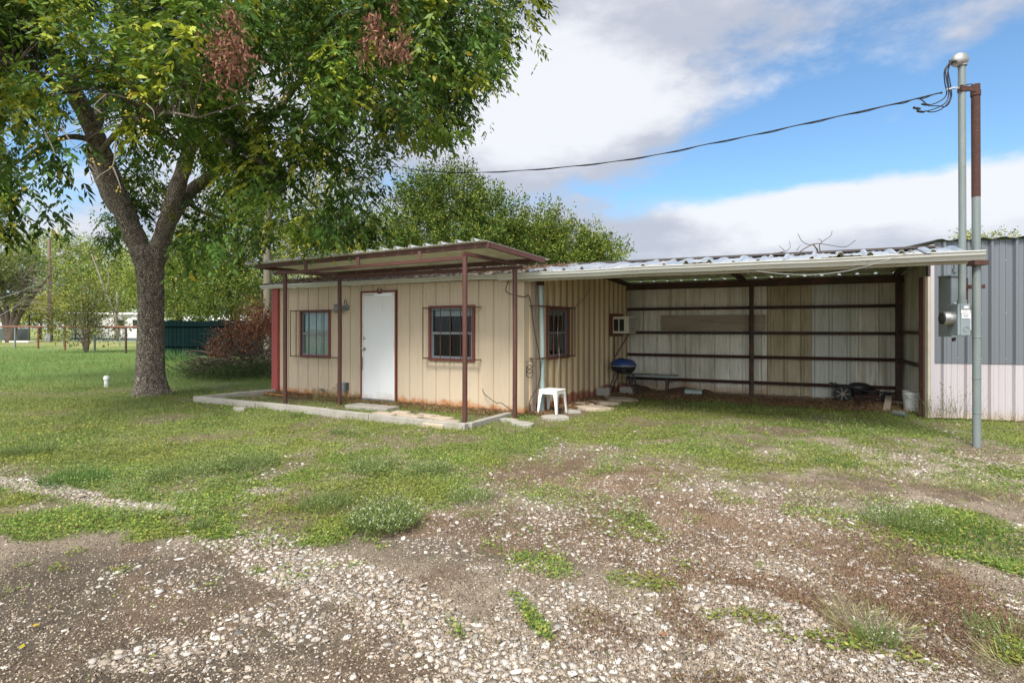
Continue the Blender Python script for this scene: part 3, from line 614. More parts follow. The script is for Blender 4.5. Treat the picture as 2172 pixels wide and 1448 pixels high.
p = C0+so*.12+su*.95; cable('blind_string', [Vector((p.x,p.y,1.72)), Vector((p.x-.02,p.y-.01,1.3)), Vector((p.x+.01,p.y,.95)), Vector((p.x-.01,p.y,.62))], .004, 'plastic', 'thin white string hanging from the narrow window grille', 'string')
q_ = C0+so*.05
cable('thin_wire', [Vector((*(C0+su*2.3+so*.05),2.18)), Vector((*(C0+su*2.1+so*.05),2.0)), Vector((*(C0+su*1.7+so*.06),1.8)), Vector((*(C0+su*1.4+so*.07),1.74))], .004, 'black', 'thin dark wire slanting above the narrow barred window', 'wire')
cable('wire_under_gutter', [D(1545,563,7.6)]+[D(x,y,Y) for x,y,Y in ((1600,574,7.2),(1660,581,6.9),(1730,582,6.6),(1800,574,6.35),(1870,555,6.1),(1945,530,5.9))], .0045, 'wire', 'thin pale wire sagging across the front of the long gutter', 'wire')

# ------------------------------------------------------------------ right-hand grey building
rb_ = thing('grey_metal_building', 'slate grey metal building with pale lilac lower wall beside the open bay', 'building', (7.3,9,0))
A_ = Vector((6.60,8.72)); ang = R(-17); ru_ = Vector((math.cos(ang), math.sin(ang))); rm = Vector((-ru_.y, ru_.x))
rw = lambda t, d, z: Vector((*(A_+ru_*t+rm*d), z))
mb = MB(); corr_wall(mb, A_, A_+ru_*4, .0, .875, prof_r(.048), out=-rm, t0=.1); mb.build('lower_wall', 'pink', rb_)
mb = MB(); corr_wall(mb, A_-rm*.012, A_-rm*.012+ru_*4, .855, 2.74, prof_r(.048), out=-rm, t0=.1); mb.build('upper_wall', 'greyblue', rb_)
mb = MB()
for z in (.93, 1.62, 2.42):
    for t in np.arange(.12, 3.9, .305/2): 
        mb.lathe(rw(t+.05,-.014,z+random.uniform(-.01,.01)), [(.008,0),(.006,.006)], 6, axis=(-rm.x,-rm.y,0))
mb.build('screws', 'galv', rb_)['kind'] = 'stuff'
mb = MB(); mb.frame(rw(-.05,-.05,0), Vector((*ru_,0))*.05, Vector((*rm,0))*.1, up*2.7); mb.build('corner_trim', 'pink', rb_)
mb = MB(); corr_roof(mb, rw(-.05,-.09,2.745), rw(4.0,-.09,2.745), rw(-.05,3,2.90), rw(4.0,3,2.90), (.27,[(0,0),(.07,.028),(.14,.034),(.2,.01)]), 1); mb.build('roof', ['browntrim','browntrim'], rb_)
mb = MB(); corr_wall(mb, A_+ru_*.0, Vector((8.1,11.6)), 0, 2.7, prof_r(.03), out=-ru_); mb.build('end_wall', 'greyblue', rb_)

# ------------------------------------------------------------------ service mast and meter
PY = 6.63; pp = G(2072,945)
t = thing('service_pole', 'tall galvanised post with rusty brown top carrying the electric meter', 'pole', pp)
mb = MB(); zr = CH+(HY-418)*PY/F; mb.tube([(pp.x,pp.y,-.2),(pp.x-.003,pp.y,1.5),(pp.x-.01,pp.y,zr)], .043, 20); mb.build('post', 'pipe', t, smooth=True)
mb = MB(); mb.tube([(pp.x-.01,pp.y,zr-.0),(pp.x-.015,pp.y,CH+(HY-180)*PY/F)], .0445, 20); mb.build('upper_post', 'rust', t, smooth=True)['label'] = 'rusty brown upper length of the post'
mb = MB()
for y in (802, 875): z = CH+(HY-y)*PY/F; mb.tube([(pp.x,pp.y,z),(pp.x,pp.y,z+.006)], .0505, 20)
z = CH+(HY-715)*PY/F; mb.tube([(pp.x,pp.y,z),(pp.x,pp.y,z+.006)], .0505, 20)
mb.build('band', 'wire', t, smooth=True)
mb = MB(); z = CH+(HY-558)*PY/F; mb.frame((pp.x-.10,pp.y-.09,z-.03), (.17,0,0), (0,.16,0), (0,0,.055)); mb.build('bracket_plate', 'rust', t)
cy = 6.52; cx = (2040.5-CX)/F*cy
t = thing('service_mast', 'grey electric conduit mast with silver weatherhead beside the rusty post', 'mast', (cx,cy,1.5))
mb = MB(); ztop = CH+(HY-128)*cy/F; zbm = CH+(HY-645)*cy/F; mb.tube([(cx,cy,zbm),(cx+.005,cy,2.6),(cx-.003,cy,ztop)], .037, 18); mb.build('conduit', 'pipe', t, smooth=True)
mb = MB(); mb.tube([(cx,cy,zbm),(cx,cy,zbm+.05)], .047, 18); mb.build('coupling', 'pipe', t, smooth=True)
mb = MB(); hp = []; hr = []
hc = Vector((cx,cy,ztop))
for k in range(9):
    a = k/8; hp.append(hc+Vector((-.115*a**1.2-.0, -.02*a, .0+.085*math.sin(a*math.pi*.62)-.075*a**3))); hr.append(.05+.014*math.sin(a*3)-.014*a)
hp = [hc+Vector((.012,0,-.035)), hc+Vector((.008,0,.0))]+[p+Vector((0,0,.012)) for p in hp[1:]]; hr = [.046,.05]+hr[1:]
mb.lathe(hc+Vector((-.022,0,-.02)), [(.055,-.04),(.074,-.02),(.08,.012),(.076,.05),(.056,.085),(.02,.105)], 20, sx=1.18, sy=.85, axis=(-.28,0,1), x=(1,0,.28)); mb.tube([hc-up*.07, hc+up*.0], .05, 18); mb.build('weatherhead', 'metercan', t, smooth=True)
mb = MB(); mb.tube([hc+Vector((-.085,-.005,-.01)), hc+Vector((-.10,-.01,-.045))], [.035,.04], 12); mb.build('weatherhead_mouth', 'dark', t)
mb = MB(); z = CH+(HY-190)*cy/F; mb.frame((cx-.045,cy-.05,z-.03), (.2,.03,0), (-.0,.02,0), (0,0,.055)); mb.tube([(cx,cy,z-.033),(cx,cy,z+.028)], .0445, 18); mb.tube([(pp.x-.015,pp.y,z-.033),(pp.x-.015,pp.y,z+.028)], .051, 18); mb.tube([(cx-.05,cy-.04,z+.03),(cx+.11,cy-.01,z+.06)], .006, 6); mb.build('clamp', 'rust', t)
mb = MB(); mb.frame((cx-.13,cy-.03,z+.0), (.12,.01,.0), (0,.012,0), (0,0,.02)); mb.tube([(cx-.20,cy-.02,z-.015),(cx-.1,cy-.02,z+.012)], .012, 8); mb.build('insulator', 'galv', t)
# drip loops
mp = lambda x, y, dy=0.: Vector(((x-CX)/F*(cy+dy), cy+dy, CH+(HY-y)*(cy+dy)/F))
sp = [(( 2016,128),(2006,150),(2008,170),(2012,195),(2008,215),(1990,228),(1965,236),(1950,236),(1938,226)),
      ((2018,130),(2010,155),(2012,180),(2016,205),(2008,222),(1992,234),(1975,238),(1962,235)),
      ((2020,128),(2004,148),(2004,175),(2008,195),(2003,208),(1985,219),(1968,222),(1955,212),(1948,210)),
      ((2014,128),(2011,150),(2016,180),(2018,205),(2008,225),(1990,225),(1970,225))]
for i, q in enumerate(sp):
    mb = MB(); mb.tube(spline([mp(x,y,-.03+.02*i) for x, y in q], 5), .0065, 6); mb.build('drip_loop', 'black', t, smooth='all')
mb = MB()
for x, y in ((1952,237),(1944,230),(1962,222)): a = mp(x-7,y-1); b = mp(x+8,y+1); mb.tube([a,a.lerp(b,.5),b], [.011,.015,.011], 8)
mb.build('splice', 'black', t)
# overhead cable to the wooden pole
PB = D(567,300,25); PA = mp(1998,196)
def cab_pt(x, y):
    A = Vector(PA.xy); B = Vector(PB.xy); tt, Y = line_hit(A, B, x); p = A+(B-A).normalized()*tt; return Vector((p.x,p.y,CH+(HY-y)*Y/F))
cp = [(1998,196),(1950,208),(1900,220),(1800,242),(1700,264),(1600,286),(1500,306),(1400,327),(1300,343),(1200,354),(1100,362),(1000,366),(920,364),(835,353),(760,342),(680,326),(600,308),(567,300)]
ps = spline([cab_pt(x,y) for x, y in cp], 5)
t = thing('overhead_cable', 'twisted black overhead cable running from the mast to the wooden pole', 'cable', PA)
mb = MB(); mb.tube(ps, .008, 6); mb.build('messenger', 'black', t, smooth='all')
mb = MB(); mb.tube([p+Vector((.009*math.cos(i*1.3), 0, -.009+.009*math.sin(i*1.3))) for i, p in enumerate(ps)], .0065, 6); mb.build('twisted_wire', 'black', t, smooth='all')
# meter socket
mt = thing('electric_meter', 'grey electric meter socket with round silver meter, on the pole', 'electric meter', mp(2043,680))
mx0 = mp(2031,711); mzt = CH+(HY-645)*cy/F; mzb = CH+(HY-711)*cy/F; md = .21
e1 = Vector((.985,-.17,0)); e2 = Vector((.17,.985,0))
o = Vector(((2031.5-CX)/F*(cy-.05), cy-.05, mzb)); wx = .135
mb = MB(); mb.frame(o, e1*wx, e2*md, up*(mzt-mzb)); mb.build('socket_box', 'meter', mt, bevel=.006)
mb = MB(); mb.frame(o+e1*.025-e2*.003+up*.004, e1*.003, e2*.003, up*(mzt-mzb-.01)); mb.build('seam', 'meterdark', mt)
mb = MB(); mb.lathe(o+e2*.11+up*.2-e1*.0, [(.085,-.0),(.085,.02),(.08,.022),(.08,.09),(.074,.10),(.0745,.102)], 28, axis=-e1); mb.build('meter_can', 'metercan', mt, smooth=True)
mb = MB(); mb.lathe(o+e2*.11+up*.2-e1*.100, [(.07,0),(.068,.012),(.05,.02),(.004,.021)], 24, axis=-e1); mb.build('meter_glass', 'dark', mt, smooth=True)
mb = MB(); mb.frame(o+e2*.025-e1*.05+up*.185+Vector((0,0,0)), -e1*.04, e2*.012, up*.016); mb.build('meter_tag', 'ink', mt)
lab = [(.066,.315,.05,.026),(.036,.258,.095,.036),(.043,.200,.095,.05)]
for i, (x, z, w, h) in enumerate(lab):
    mb = MB(); mb.frame(o+e1*x*.95-e2*.003+up*z, e1*w*.95, e2*.002, up*h); st = mb.build('sticker', 'paper', mt)
    if i: 
        mb = MB(); rows = 2 if i == 1 else 4
        for r_ in range(rows): mb.frame(o+e1*(x+.012)-e2*.0045+up*(z+h*(.25+.5*r_/max(rows-1,1))), e1*(w-.03)*(1 if r_ % 2 else .8), e2*.001, up*.0035)
        mb.build('print', 'inkred' if i == 1 else 'ink', st)
mb = MB(); mb.tube([o+e1*(.085+.035*math.cos(a))-e2*.002+up*(.07+.035*math.sin(a)) for a in np.linspace(0,2*math.pi,20)], .0022, 5, caps=False); mb.tube([o+e1*(.085+.022*math.cos(a))-e2*.002+up*(.07+.022*math.sin(a)) for a in np.linspace(0,2*math.pi,20)], .0018, 5, caps=False); mb.build('knockout', 'pipe', mt)
mb = MB(); s_ = o+e1*(wx+.002)+e2*.08
mb.frame(s_+up*.0, e1*.05, e2*.012, up*.06); mb.frame(s_+up*(mzt-mzb-.07), e1*.05, e2*.012, up*.06); mb.frame(s_+e2*.014, e1*.045, e2*.012, up*(mzt-mzb)); mb.build('mount_strut', 'rust', mt)
mb = MB(); mb.frame(s_+up*.065-e2*.004, e1*.042, e2*.004, up*(mzt-mzb-.14)); mb.build('mount_plate', 'plastic', mt)
# breaker panel behind
pd = 7.0; bp = thing('breaker_panel', 'dark grey breaker panel box behind the round electric meter', 'breaker box', D(2020,712,pd))
o = D(2008,714,pd+.1); h = (714-586)*pd/F
f1 = Vector((.62,-.78,0)); f2 = Vector((.98,.2,0))
mb = MB(); base = D(2018,714,pd-.02); mb.frame(base, Vector((.20,.02,0)), Vector((-.045,.14,0)), up*h); mb.build('box', 'meter', bp, bevel=.005)
mb = MB(); mb.frame(base+Vector((-.012,-.002,.0)), Vector((.012,0,0)), Vector((-.045,.14,0)), up*h); mb.build('cover', 'meterdark', bp)
mb = MB(); mb.frame(base+Vector((-.02,-.02,h)), Vector((.23,.02,0)), Vector((-.04,.17,0)), up*.012); mb.build('drip_lid', 'meter', bp)
mb = MB(); mb.lathe(base+Vector((.03,-.004,h*.55)), [(.013,0),(.013,.02),(.006,.022)], 12, axis=(0,-1,0)); mb.frame(base+Vector((.03,-.01,h*.55-.004)), Vector((.05,0,0)), Vector((0,-.006,0)), up*.008); mb.build('hasp', 'galv', bp)
mb = MB(); mb.tube([base+Vector((.09,.06,h)), base+Vector((.09,.06,h+.09)), base+Vector((.09,.06,h+.28))], .017, 12); mb.tube([base+Vector((.09,.06,h+.05)), base+Vector((.09,.06,h+.10))], .027, 12); mb.build('conduit', 'meter', bp)
mb = MB(); mb.frame(base+Vector((.20,.03,h-.16)), Vector((.15,-.12,0)), Vector((.004,.004,0)), up*.05); mb.frame(base+Vector((.205,.03,.1)), Vector((.03,0,0)), Vector((0,.01,0)), up*(h-.12)); mb.build('mount_strut', 'rust', bp)
mb = MB(); mb.frame(base+Vector((.06,.04,-.06)), Vector((.03,0,.01)), Vector((0,.03,0)), up*.04); mb.build('rusty_tab', 'rust', bp)
# dead branch on the roof
t = thing('fallen_branch', 'bare dead branch lying on the galvanised roof above the open bay', 'branch', roofpt(9.5,1.2))
brY = 8.6
bd = lambda x, y, dy=0: D(x, y, brY+dy)
for q, r in (((( 1690,541),(1705,528),(1730,517),(1755,519),(1790,524),(1806,516),(1815,509)),.009),(((1735,530),(1725,520),(1712,518),(1700,510),(1692,495)),.008),(((1740,535),(1738,520),(1745,512),(1762,500),(1765,489)),.008),(((1655,535),(1664,532),(1652,521)),.007),(((1665,534),(1676,525),(1674,511)),.006),(((1690,531),(1698,520)),.006),(((1725,517),(1740,542)),.012),(((1745,513),(1735,505)),.005),(((1690,541),(1660,536),(1640,537)),.008)):
    mb = MB(); pts = spline([bd(x,y,random.uniform(-.1,.1)) for x, y in q], 4); mb.tube(pts, [r*(1-.6*i/len(pts)) for i in range(len(pts))], 6); mb.build('bough', 'deadwood', t, smooth='all')
t = thing('wire_bracket', 'small dark wire stub on the right end of the gutter', 'wire', D(1945,531,6.1))
mb = MB(); mb.tube(spline([D(1928,534,6.1), D(1944,529,6.1), D(1962,537,6.1), D(1975,538,6.1)],4), .006, 6); mb.tube([D(1944,530,6.1), D(1946,524,6.1)], .007, 6); mb.build('stub', 'black', t)

# ------------------------------------------------------------------ loose things
# white stool
stc = Vector((.66,9.12,0)); st = thing('plastic_stool', 'white plastic square side table standing in grass at the downspout', 'stool', stc)
sa = R(-32); sx_ = Vector((math.cos(sa), math.sin(sa),0)); sy_ = Vector((-sx_.y, sx_.x,0)); hw = .165; sh = .40
mb = MB(); mb.frame(stc-sx_*hw-sy_*hw+up*(sh-.022), sx_*2*hw, sy_*2*hw, up*.022); mb.build('seat', 'plastic', st, bevel=.01)
mb = MB()
for a, b, c in ((sx_,sy_,1),(sx_,sy_,-1),(sy_,sx_,1),(sy_,sx_,-1)):
    mb.frame(stc-a*(hw-.02)+b*c*(hw-.012)+up*(sh-.07), a*2*(hw-.02), b*c*.006, up*.05)
mb.build('apron', 'plastic', st)
for i, j in ((1,1),(1,-1),(-1,1),(-1,-1)):
    mb = MB(); T = stc+sx_*i*(hw-.005)+sy_*j*(hw-.005)+up*(sh-.02); Bt = stc+sx_*i*(hw+.02)+sy_*j*(hw+.02)
    vs = []
    for P_, w in ((T,.085),(T.lerp(Bt,.25),.055),(T.lerp(Bt,.6),.04),(Bt,.032)):
        vs += [P_, P_-sx_*i*w, P_-sx_*i*w-sy_*j*.006, P_-sx_*i*.007-sy_*j*.007, P_-sx_*i*.006-sy_*j*w, P_-sy_*j*w]
    fs = [(k*6+a, k*6+(a+1)%6, (k+1)*6+(a+1)%6, (k+1)*6+a) for k in range(3) for a in range(6)]+[(0,1,2,3,4,5),(18,19,20,21,22,23)]
    mb.add(vs, fs); mb.build('leg', 'plastic', st)
# barbecue
gc = G(1322,841); gr = thing('kettle_barbecue', 'small blue-lidded barbecue on black folding legs beside the side wall', 'barbecue', gc)
zb = .50; k_ = Vector((gc.x,gc.y,0)); gx = Vector((math.cos(R(-25)), math.sin(R(-25)), 0)); gy = Vector((-gx.y,gx.x,0))
mb = MB(); mb.lathe(k_+up*(zb+.13), [(.27,0),(.272,.012),(.255,.05),(.215,.105),(.15,.135),(.05,.145)], 28, sx=1, sy=.72, x=gx); mb.build('lid', 'blue', gr, smooth=True)
mb = MB(); mb.lathe(k_+up*(zb-.02), [(.08,0),(.18,.015),(.235,.07),(.262,.13),(.268,.148)], 28, sx=1, sy=.72, x=gx); mb.build('bowl', 'blackpaint', gr, smooth=True)
mb = MB(); mb.lathe(k_+up*(zb+.122), [(.278,0),(.282,.008),(.278,.014)], 28, sx=1, sy=.72, x=gx); mb.build('band', 'galv', gr, smooth=True)
mb = MB(); hh = k_-gx*.02-gy*.08+up*(zb+.25); mb.tube([hh-gx*.07, hh-gx*.06+up*.03-gy*.015, hh+gx*.06+up*.03-gy*.015, hh+gx*.07], .010, 8); mb.build('handle', 'black', gr)
mb = MB(); hh = k_-gy*.195-gx*.02+up*(zb+.07); mb.tube([hh-gx*.08+gy*.03, hh-gx*.07-gy*.03, hh+gx*.07-gy*.03, hh+gx*.08+gy*.03], .009, 8); mb.build('handle', 'black', gr)
for sgn in (-1, 1):
    mb = MB(); c = k_+gy*.15*sgn
    mb.tube(spline([c-gx*.30, c-gx*.22+up*.35-gx*(-.04), c-gx*.12+up*(zb-.03), c+gx*.12+up*(zb-.03), c+gx*.20+up*.35, c+gx*.28],5), .012, 8); mb.build('leg', 'blackpaint', gr, smooth='all')
for sgn in (-1, 1):
    mb = MB(); mb.tube([k_+gx*.2*sgn-gy*.17+up*.2, k_+gx*.2*sgn+gy*.17+up*.2], .008, 6); mb.tube([k_+gx*.13*sgn-gy*.16+up*(zb-.03), k_+gx*.13*sgn+gy*.16+up*(zb-.03)], .009, 6); mb.build('crossbar', 'blackpaint', gr)
# bench behind
bc = BW(.62,.62,0); bn = thing('low_bench', 'low grey metal bench against the back wall behind the barbecue', 'bench', bc); b3 = Vector((*bu,0)); bo3 = Vector((*bo,0))
mb = MB(); mb.frame(BW(.15,.45,.40), b3*1.05, bo3*.3, up*.02); mb.frame(BW(.15,.75,.37), b3*1.05, bo3*.008, up*.05); mb.build('top', 'pipe', bn)
for tt in (.22, .98):
    for off in (.48, .72):
        mb = MB(); mb.beam(BW(tt,off,0), BW(tt+.02,off,.4), .028, .028, up=(0,1,0)); mb.build('leg', 'steel', bn)
    mb = MB(); mb.beam(BW(tt,.6,.2), BW(tt+.12,.6,.39), .02, .02); mb.build('brace', 'steel', bn)
# cinder blocks
def cinder(c, ang, label, h=.19):
    t = thing('cinder_block', label, 'block', c); x = Vector((math.cos(ang), math.sin(ang),0)); y = Vector((-x.y,x.x,0)); mb = MB(); l, w = .26, .19; o = Vector((c.x,c.y,0))-x*l/2-y*w/2
    mb.frame(o, x*l, y*.03, up*h); mb.frame(o+y*(w-.03), x*l, y*.03, up*h); 
    for k in (0, .115, .23): mb.frame(o+x*k+y*.03, x*.03, y*(w-.06), up*(h-.002))
    mb.build('block', 'conc', t, bevel=.004)
cinder(G(1280,842), AU+.15, 'grey concrete block on the ground left of the barbecue'); cinder(G(1330,836), AU, 'grey concrete block standing underneath the barbecue', .16)
# white roll
a = BW(1.32,.42,.06); b = a+b3*.34+Vector((0,0,0)); t = thing('pipe_section', 'short length of wide pale pipe lying at the back wall', 'pipe', a)
mb = MB(); n_ = 20; mb.lathe(a, [(.068,0),(.068,.34),(.055,.34),(.055,.0),(.068,.0)], 20, axis=b3); mb.build('tube', 'paleblue', t, smooth=True)
# grass mound of soil at back
# bucket
bc = G(1938,874); t = thing('paint_bucket', 'grimy white plastic bucket full of scrap at the right end of the bay', 'bucket', bc)
mb = MB(); n_ = 28; mb.lathe(bc, [(.13,0),(.136,.02),(.152,.25),(.16,.253),(.16,.262),(.153,.265),(.155,.29),(.163,.293),(.163,.302),(.156,.305),(.158,.345),(.165,.35),(.152,.352),(.145,.30)], n_); mb.build('body', 'bucket', t, smooth=True)
mb = MB(); mb.lathe(bc+up*.3, [(.145,0),(.12,.03),(.04,.045)], 14); mb.build('contents', 'rust', t)
mb = MB(); mb.tube([bc+Vector((.162*math.cos(a), -.162*abs(math.sin(a))*.4-.15*abs(math.sin(a)), .3-.12*abs(math.sin(a)))) for a in np.linspace(math.pi,2*math.pi,14)], .003, 5); mb.build('handle', 'wire', t)
# planks and scrap around
def plank(a, b, w, h, m, label, cat='plank', group='scrap planks in the bay corner', nm='plank'):
    mb = MB(); mb.beam(a, b, w, h); return tag(mb.build(nm, m, bevel=.003), label, cat, group)
plank(G(1920,850,.0)+up*.42+Vector((.0,.15,0)), G(1965,858)+up*.36, .09, .03, 'wood', 'grey plank lying across the rim of the bucket')
plank(G(1880,872)+up*.02, G(1888,850)+up*.20, .10, .025, 'wood', 'weathered grey plank leaning on the mower deck')
plank(G(1975,872)+up*.0, G(1980,866)+up*.32, .06, .025, 'wood', 'grey wood offcut leaning on the rusty post')
plank(G(1964,868)+up*.0, G(1962,860)+up*.3, .04, .04, 'steel', 'dark steel bar upright right of the bucket', 'bar', None, 'steel_bar')
plank(G(1892,858)+up*.06, G(1925,862)+up*.05, .08, .04, 'wood', 'rotten board flat between mower and bucket')
a, b = G(1930,876)+up*.035, G(1982,874)+up*.04; mb = MB(); mb.tube([a,b], .026, 10); tag(mb.build('plastic_pipe', 'fascia', smooth=True), 'cream plastic pipe lying in front of the bucket', 'pipe')
a = G(1921,883)+up*.03; mb = MB(); mb.lathe(a, [(.042,0),(.042,.2),(.034,.2),(.034,0),(.042,0)], 16, axis=Vector((-.35,.9,0))); tag(mb.build('pipe_elbow', 'pipe', smooth=True), 'short grey pipe end poking out of the grass by the bucket', 'pipe')
# mower
mc = G(1825,852); mw = thing('lawn_mower', 'old dismantled black and rusty lawn mower at the back of the bay', 'lawn mower', mc)
x_ = Vector((.95,-.3,0)).normalized(); y_ = Vector((-x_.y, x_.x, 0)); O = Vector((mc.x, mc.y, 0))
def wheel(c, r, w, ax, spokes=6, m='black'):
    mb = MB(); n = 26; rr = []
    mb.lathe(c-ax*w/2, [(r*.76,0),(r*.97,0),(r,w*.3),(r,w*.7),(r*.97,w),(r*.76,w)], n, axis=ax); 
    ob = mb.build('wheel', m, mw, smooth=True)
    mb = MB(); y2 = ax.cross(up).normalized()
    for k in range(spokes):
        a = 2*math.pi*k/spokes; mb.beam(c-ax*(w/2+.004), c-ax*(w/2+.004)+(y2*math.cos(a)+up*math.sin(a))*r*.78, .012, .02, up=ax)
    mb.lathe(c-ax*(w/2+.012), [(r*.2,0),(r*.2,w+.02)], 12, axis=ax); mb.build('hub', 'wood', ob)
wheel(O-x_*.33+up*.155-y_*.12, .155, .05, y_, 7); wheel(O+x_*.38+up*.11-y_*.14, .085, .045, y_, 0); wheel(O-x_*.33+up*.155+y_*.25, .155, .05, y_, 7); wheel(O+x_*.38+up*.1+y_*.22, .085, .045, y_, 0)
mb = MB(); mb.frame(O-x_*.15-y_*.18+up*.09, x_*.42, y_*.4, up*.05); mb.frame(O-x_*.15-y_*.185+up*.04, x_*.30, -y_*.12+up*(-.03), up*.03); mb.build('deck', 'rust', mw, bevel=.02)
mb = MB(); mb.lathe(O-x_*.02+up*.22, [(.12,-.08),(.17,0),(.19,.05),(.17,.1),(.1,.14),(.03,.15)], 20, sx=1.1, sy=.7, x=x_); mb.build('engine_shroud', 'blackpaint', mw, smooth=True)
mb = MB(); mb.lathe(O+x_*.2+up*.14, [(.10,0),(.12,.05),(.11,.09),(.03,.11)], 16); mb.build('engine_block', 'steel', mw, smooth=True)
mb = MB(); mb.tube(spline([O-x_*.55+up*.30-y_*.1, O-x_*.3+up*.31-y_*.1, O+x_*.1+up*.22-y_*.16, O+x_*.55+up*.2-y_*.16],4), .013, 8); mb.tube(spline([O-x_*.5+up*.34+y_*.1, O-x_*.28+up*.30+y_*.1, O+x_*.5+up*.21+y_*.1],4), .013, 8); mb.tube([O-x_*.45+up*.38-y_*.1, O-x_*.38+up*.27-y_*.1], .006, 6); mb.tube([O-x_*.5+up*.35-y_*.1, O-x_*.42+up*.28-y_*.1], .006, 6); mb.build('handlebar', 'blackpaint', mw, smooth='all')
mb = MB(); mb.tube(spline([O-x_*.5+up*.28-y_*.18, O-x_*.3+up*.3-y_*.18, O-x_*.1+up*.22-y_*.2, O+x_*.0+up*.05-y_*.25],4), .006, 6); mb.build('cable', 'black', mw)
# ------------------------------------------------------------------ background things, left
def Gd(x, Y, z=0): return Vector(((x-CX)/F*Y, Y, z))
# cleanout pipe
c = G(226,818); t = thing('cleanout_pipe', 'short white plastic drain pipe standing in the lawn left of the trunk', 'pipe', c)
mb = MB(); mb.lathe(c, [(.05,-.05),(.05,.145),(.064,.147),(.064,.21),(.06,.215)], 16); mb.build('pipe', 'pvc', t, smooth=True)
mb = MB(); mb.lathe(c+up*.21, [(.052,0),(.052,.03),(.03,.035)], 16); mb.build('cap', 'pvc', t, smooth=True)
# pipe rail fence
A, B = Gd(-120, 47), Gd(300, 29.5)
t = thing('pipe_rail_fence', 'rusty red single-rail pipe fence across the left lawn', 'fence', A)
A2 = A+up*1.45; B2_ = B+up*1.42; mb = MB(); mb.tube([A2, A2.lerp(B2_,.5)+up*.02, B2_], .06, 8); mb.build('rail', 'rustpost', t)
for x, m in ((-60,'steel'),(32,'pipe'),(81,'rustpost'),(138,'rustpost'),(201,'pipe'),(267,'steel')):
    tt, Y = line_hit(A.xy, B.xy, x); mb = MB(); p = Gd(x, Y); mb.tube([p-up*.2, p+up*1.44], .055, 8); mb.build('post', m, t)
A, B = Gd(130,42), Gd(300,40); t = thing('field_gate_rail', 'thin grey pipe rail farther back behind the red fence', 'fence', A)
mb = MB(); mb.tube([A+up*.42, B+up*.42], .04, 6); mb.build('rail', 'pipe', t)
for x in (135, 254): mb = MB(); p = Gd(x, 41.5); mb.tube([p, p+up*1.3], .04, 6); mb.build('post', 'pipe', t)
# chain link fence far left
A, B = Gd(-150,58), Gd(62,55); t = thing('chain_link_fence', 'grey chain link fence with a dark screen at the far left', 'fence', A)
mb = MB(); mb.tube([A+up*1.25, B+up*1.25], .05, 6); mb.build('rail', 'pipe', t)
mb = MB(); mb.frame(A+up*.1, B-A, Vector((0,.03,0)), up*1.1); mb.build('screen', 'meterdark', t)
for k in np.linspace(0,1,7): mb = MB(); p = A.lerp(B,k); mb.tube([p-Vector((0,.06,0)), p-Vector((0,.06,0))+up*1.3], .045, 6); mb.build('post', 'pipe', t)
mb = MB(); p = Gd(25,54.5); mb.lathe(p, [(.35,0),(.3,.5),(.42,.9),(.35,1.0)], 10); tag(mb.build('planter', 'orange'), 'small orange planter in front of the far chain link fence', 'planter')
A, B = Gd(5,52), Gd(60,51); mb = MB(); mb.frame(A+up*.02, B-A, Vector((0,.8,0)), up*.12); tag(mb.build('concrete_slab', 'white'), 'white slab lying on the grass below the chain link fence', 'slab')
# teal fence
A, B = Gd(338,28), Gd(610,26.5); t = thing('metal_fence', 'dark teal corrugated metal fence behind the brush pile', 'fence', A); L = (B-A).length; fu_ = (B-A).normalized(); fo = Vector((fu_.y,-fu_.x,0))
mb = MB(); corr_wall(mb, A, B, -.1, lambda q: 1.74+.03*math.sin(q*2)+.02*math.sin(q*11), prof_r(.03,.24), out=fo); mb.build('panel', 'teal', t)
for z in (.5, 1.5): mb = MB(); mb.beam(A+up*z+fo*.06, B+up*z+fo*.06, .05, .06); mb.build('rail', 'teal', t)
# utility poles
p = Gd(105,56); t = thing('utility_pole', 'brown wooden utility pole beyond the red pipe fence', 'utility pole', p)
mb = MB(); mb.tube([p-up*.5, p+up*10.3], [.19,.14], 12); mb.build('shaft', 'polered', t, smooth=True)
mb = MB(); c = p+up*5.7; mb.tube([c+Vector((.2,0,.1)), c+Vector((1.5,0,-.1))], [.05,.09], 8); mb.build('lamp_arm', 'meterdark', t)
p2 = Gd(100.5,55.4); mb = MB(); mb.lathe(p2, [(.22,0),(.22,.78),(.19,.84)], 12); tag(mb.build('white_tank', 'white', smooth=True), 'white upright cylinder at the foot of the brown pole', 'tank')
p = Gd(567,25); t = thing('utility_pole', 'thick weathered grey wooden pole just behind the tan building', 'utility pole', p)
mb = MB(); mb.tube([p-up*.4, p+up*5, p+up*9.9], [.17,.155,.13], 14); mb.build('shaft', 'poleold', t, smooth=True)
mb = MB(); mb.beam(p+up*9.6+Vector((-.9,-.2,0)), p+up*9.6+Vector((.9,-.2,0)), .09, .11); mb.build('crossarm', 'poleold', t)
for i, (q0, q1, lb) in enumerate((((105,600,56),(-60,700,44),'pale guy wire slanting from the brown pole to the left edge'),((105,592,56),(-200,690,30),'second thin wire slanting left from the brown pole'))):
    mb = MB(); mb.tube(sag(D(*q0), D(*q1), .25), .025, 5); tag(mb.build('guy_wire', 'wire'), lb, 'wire')
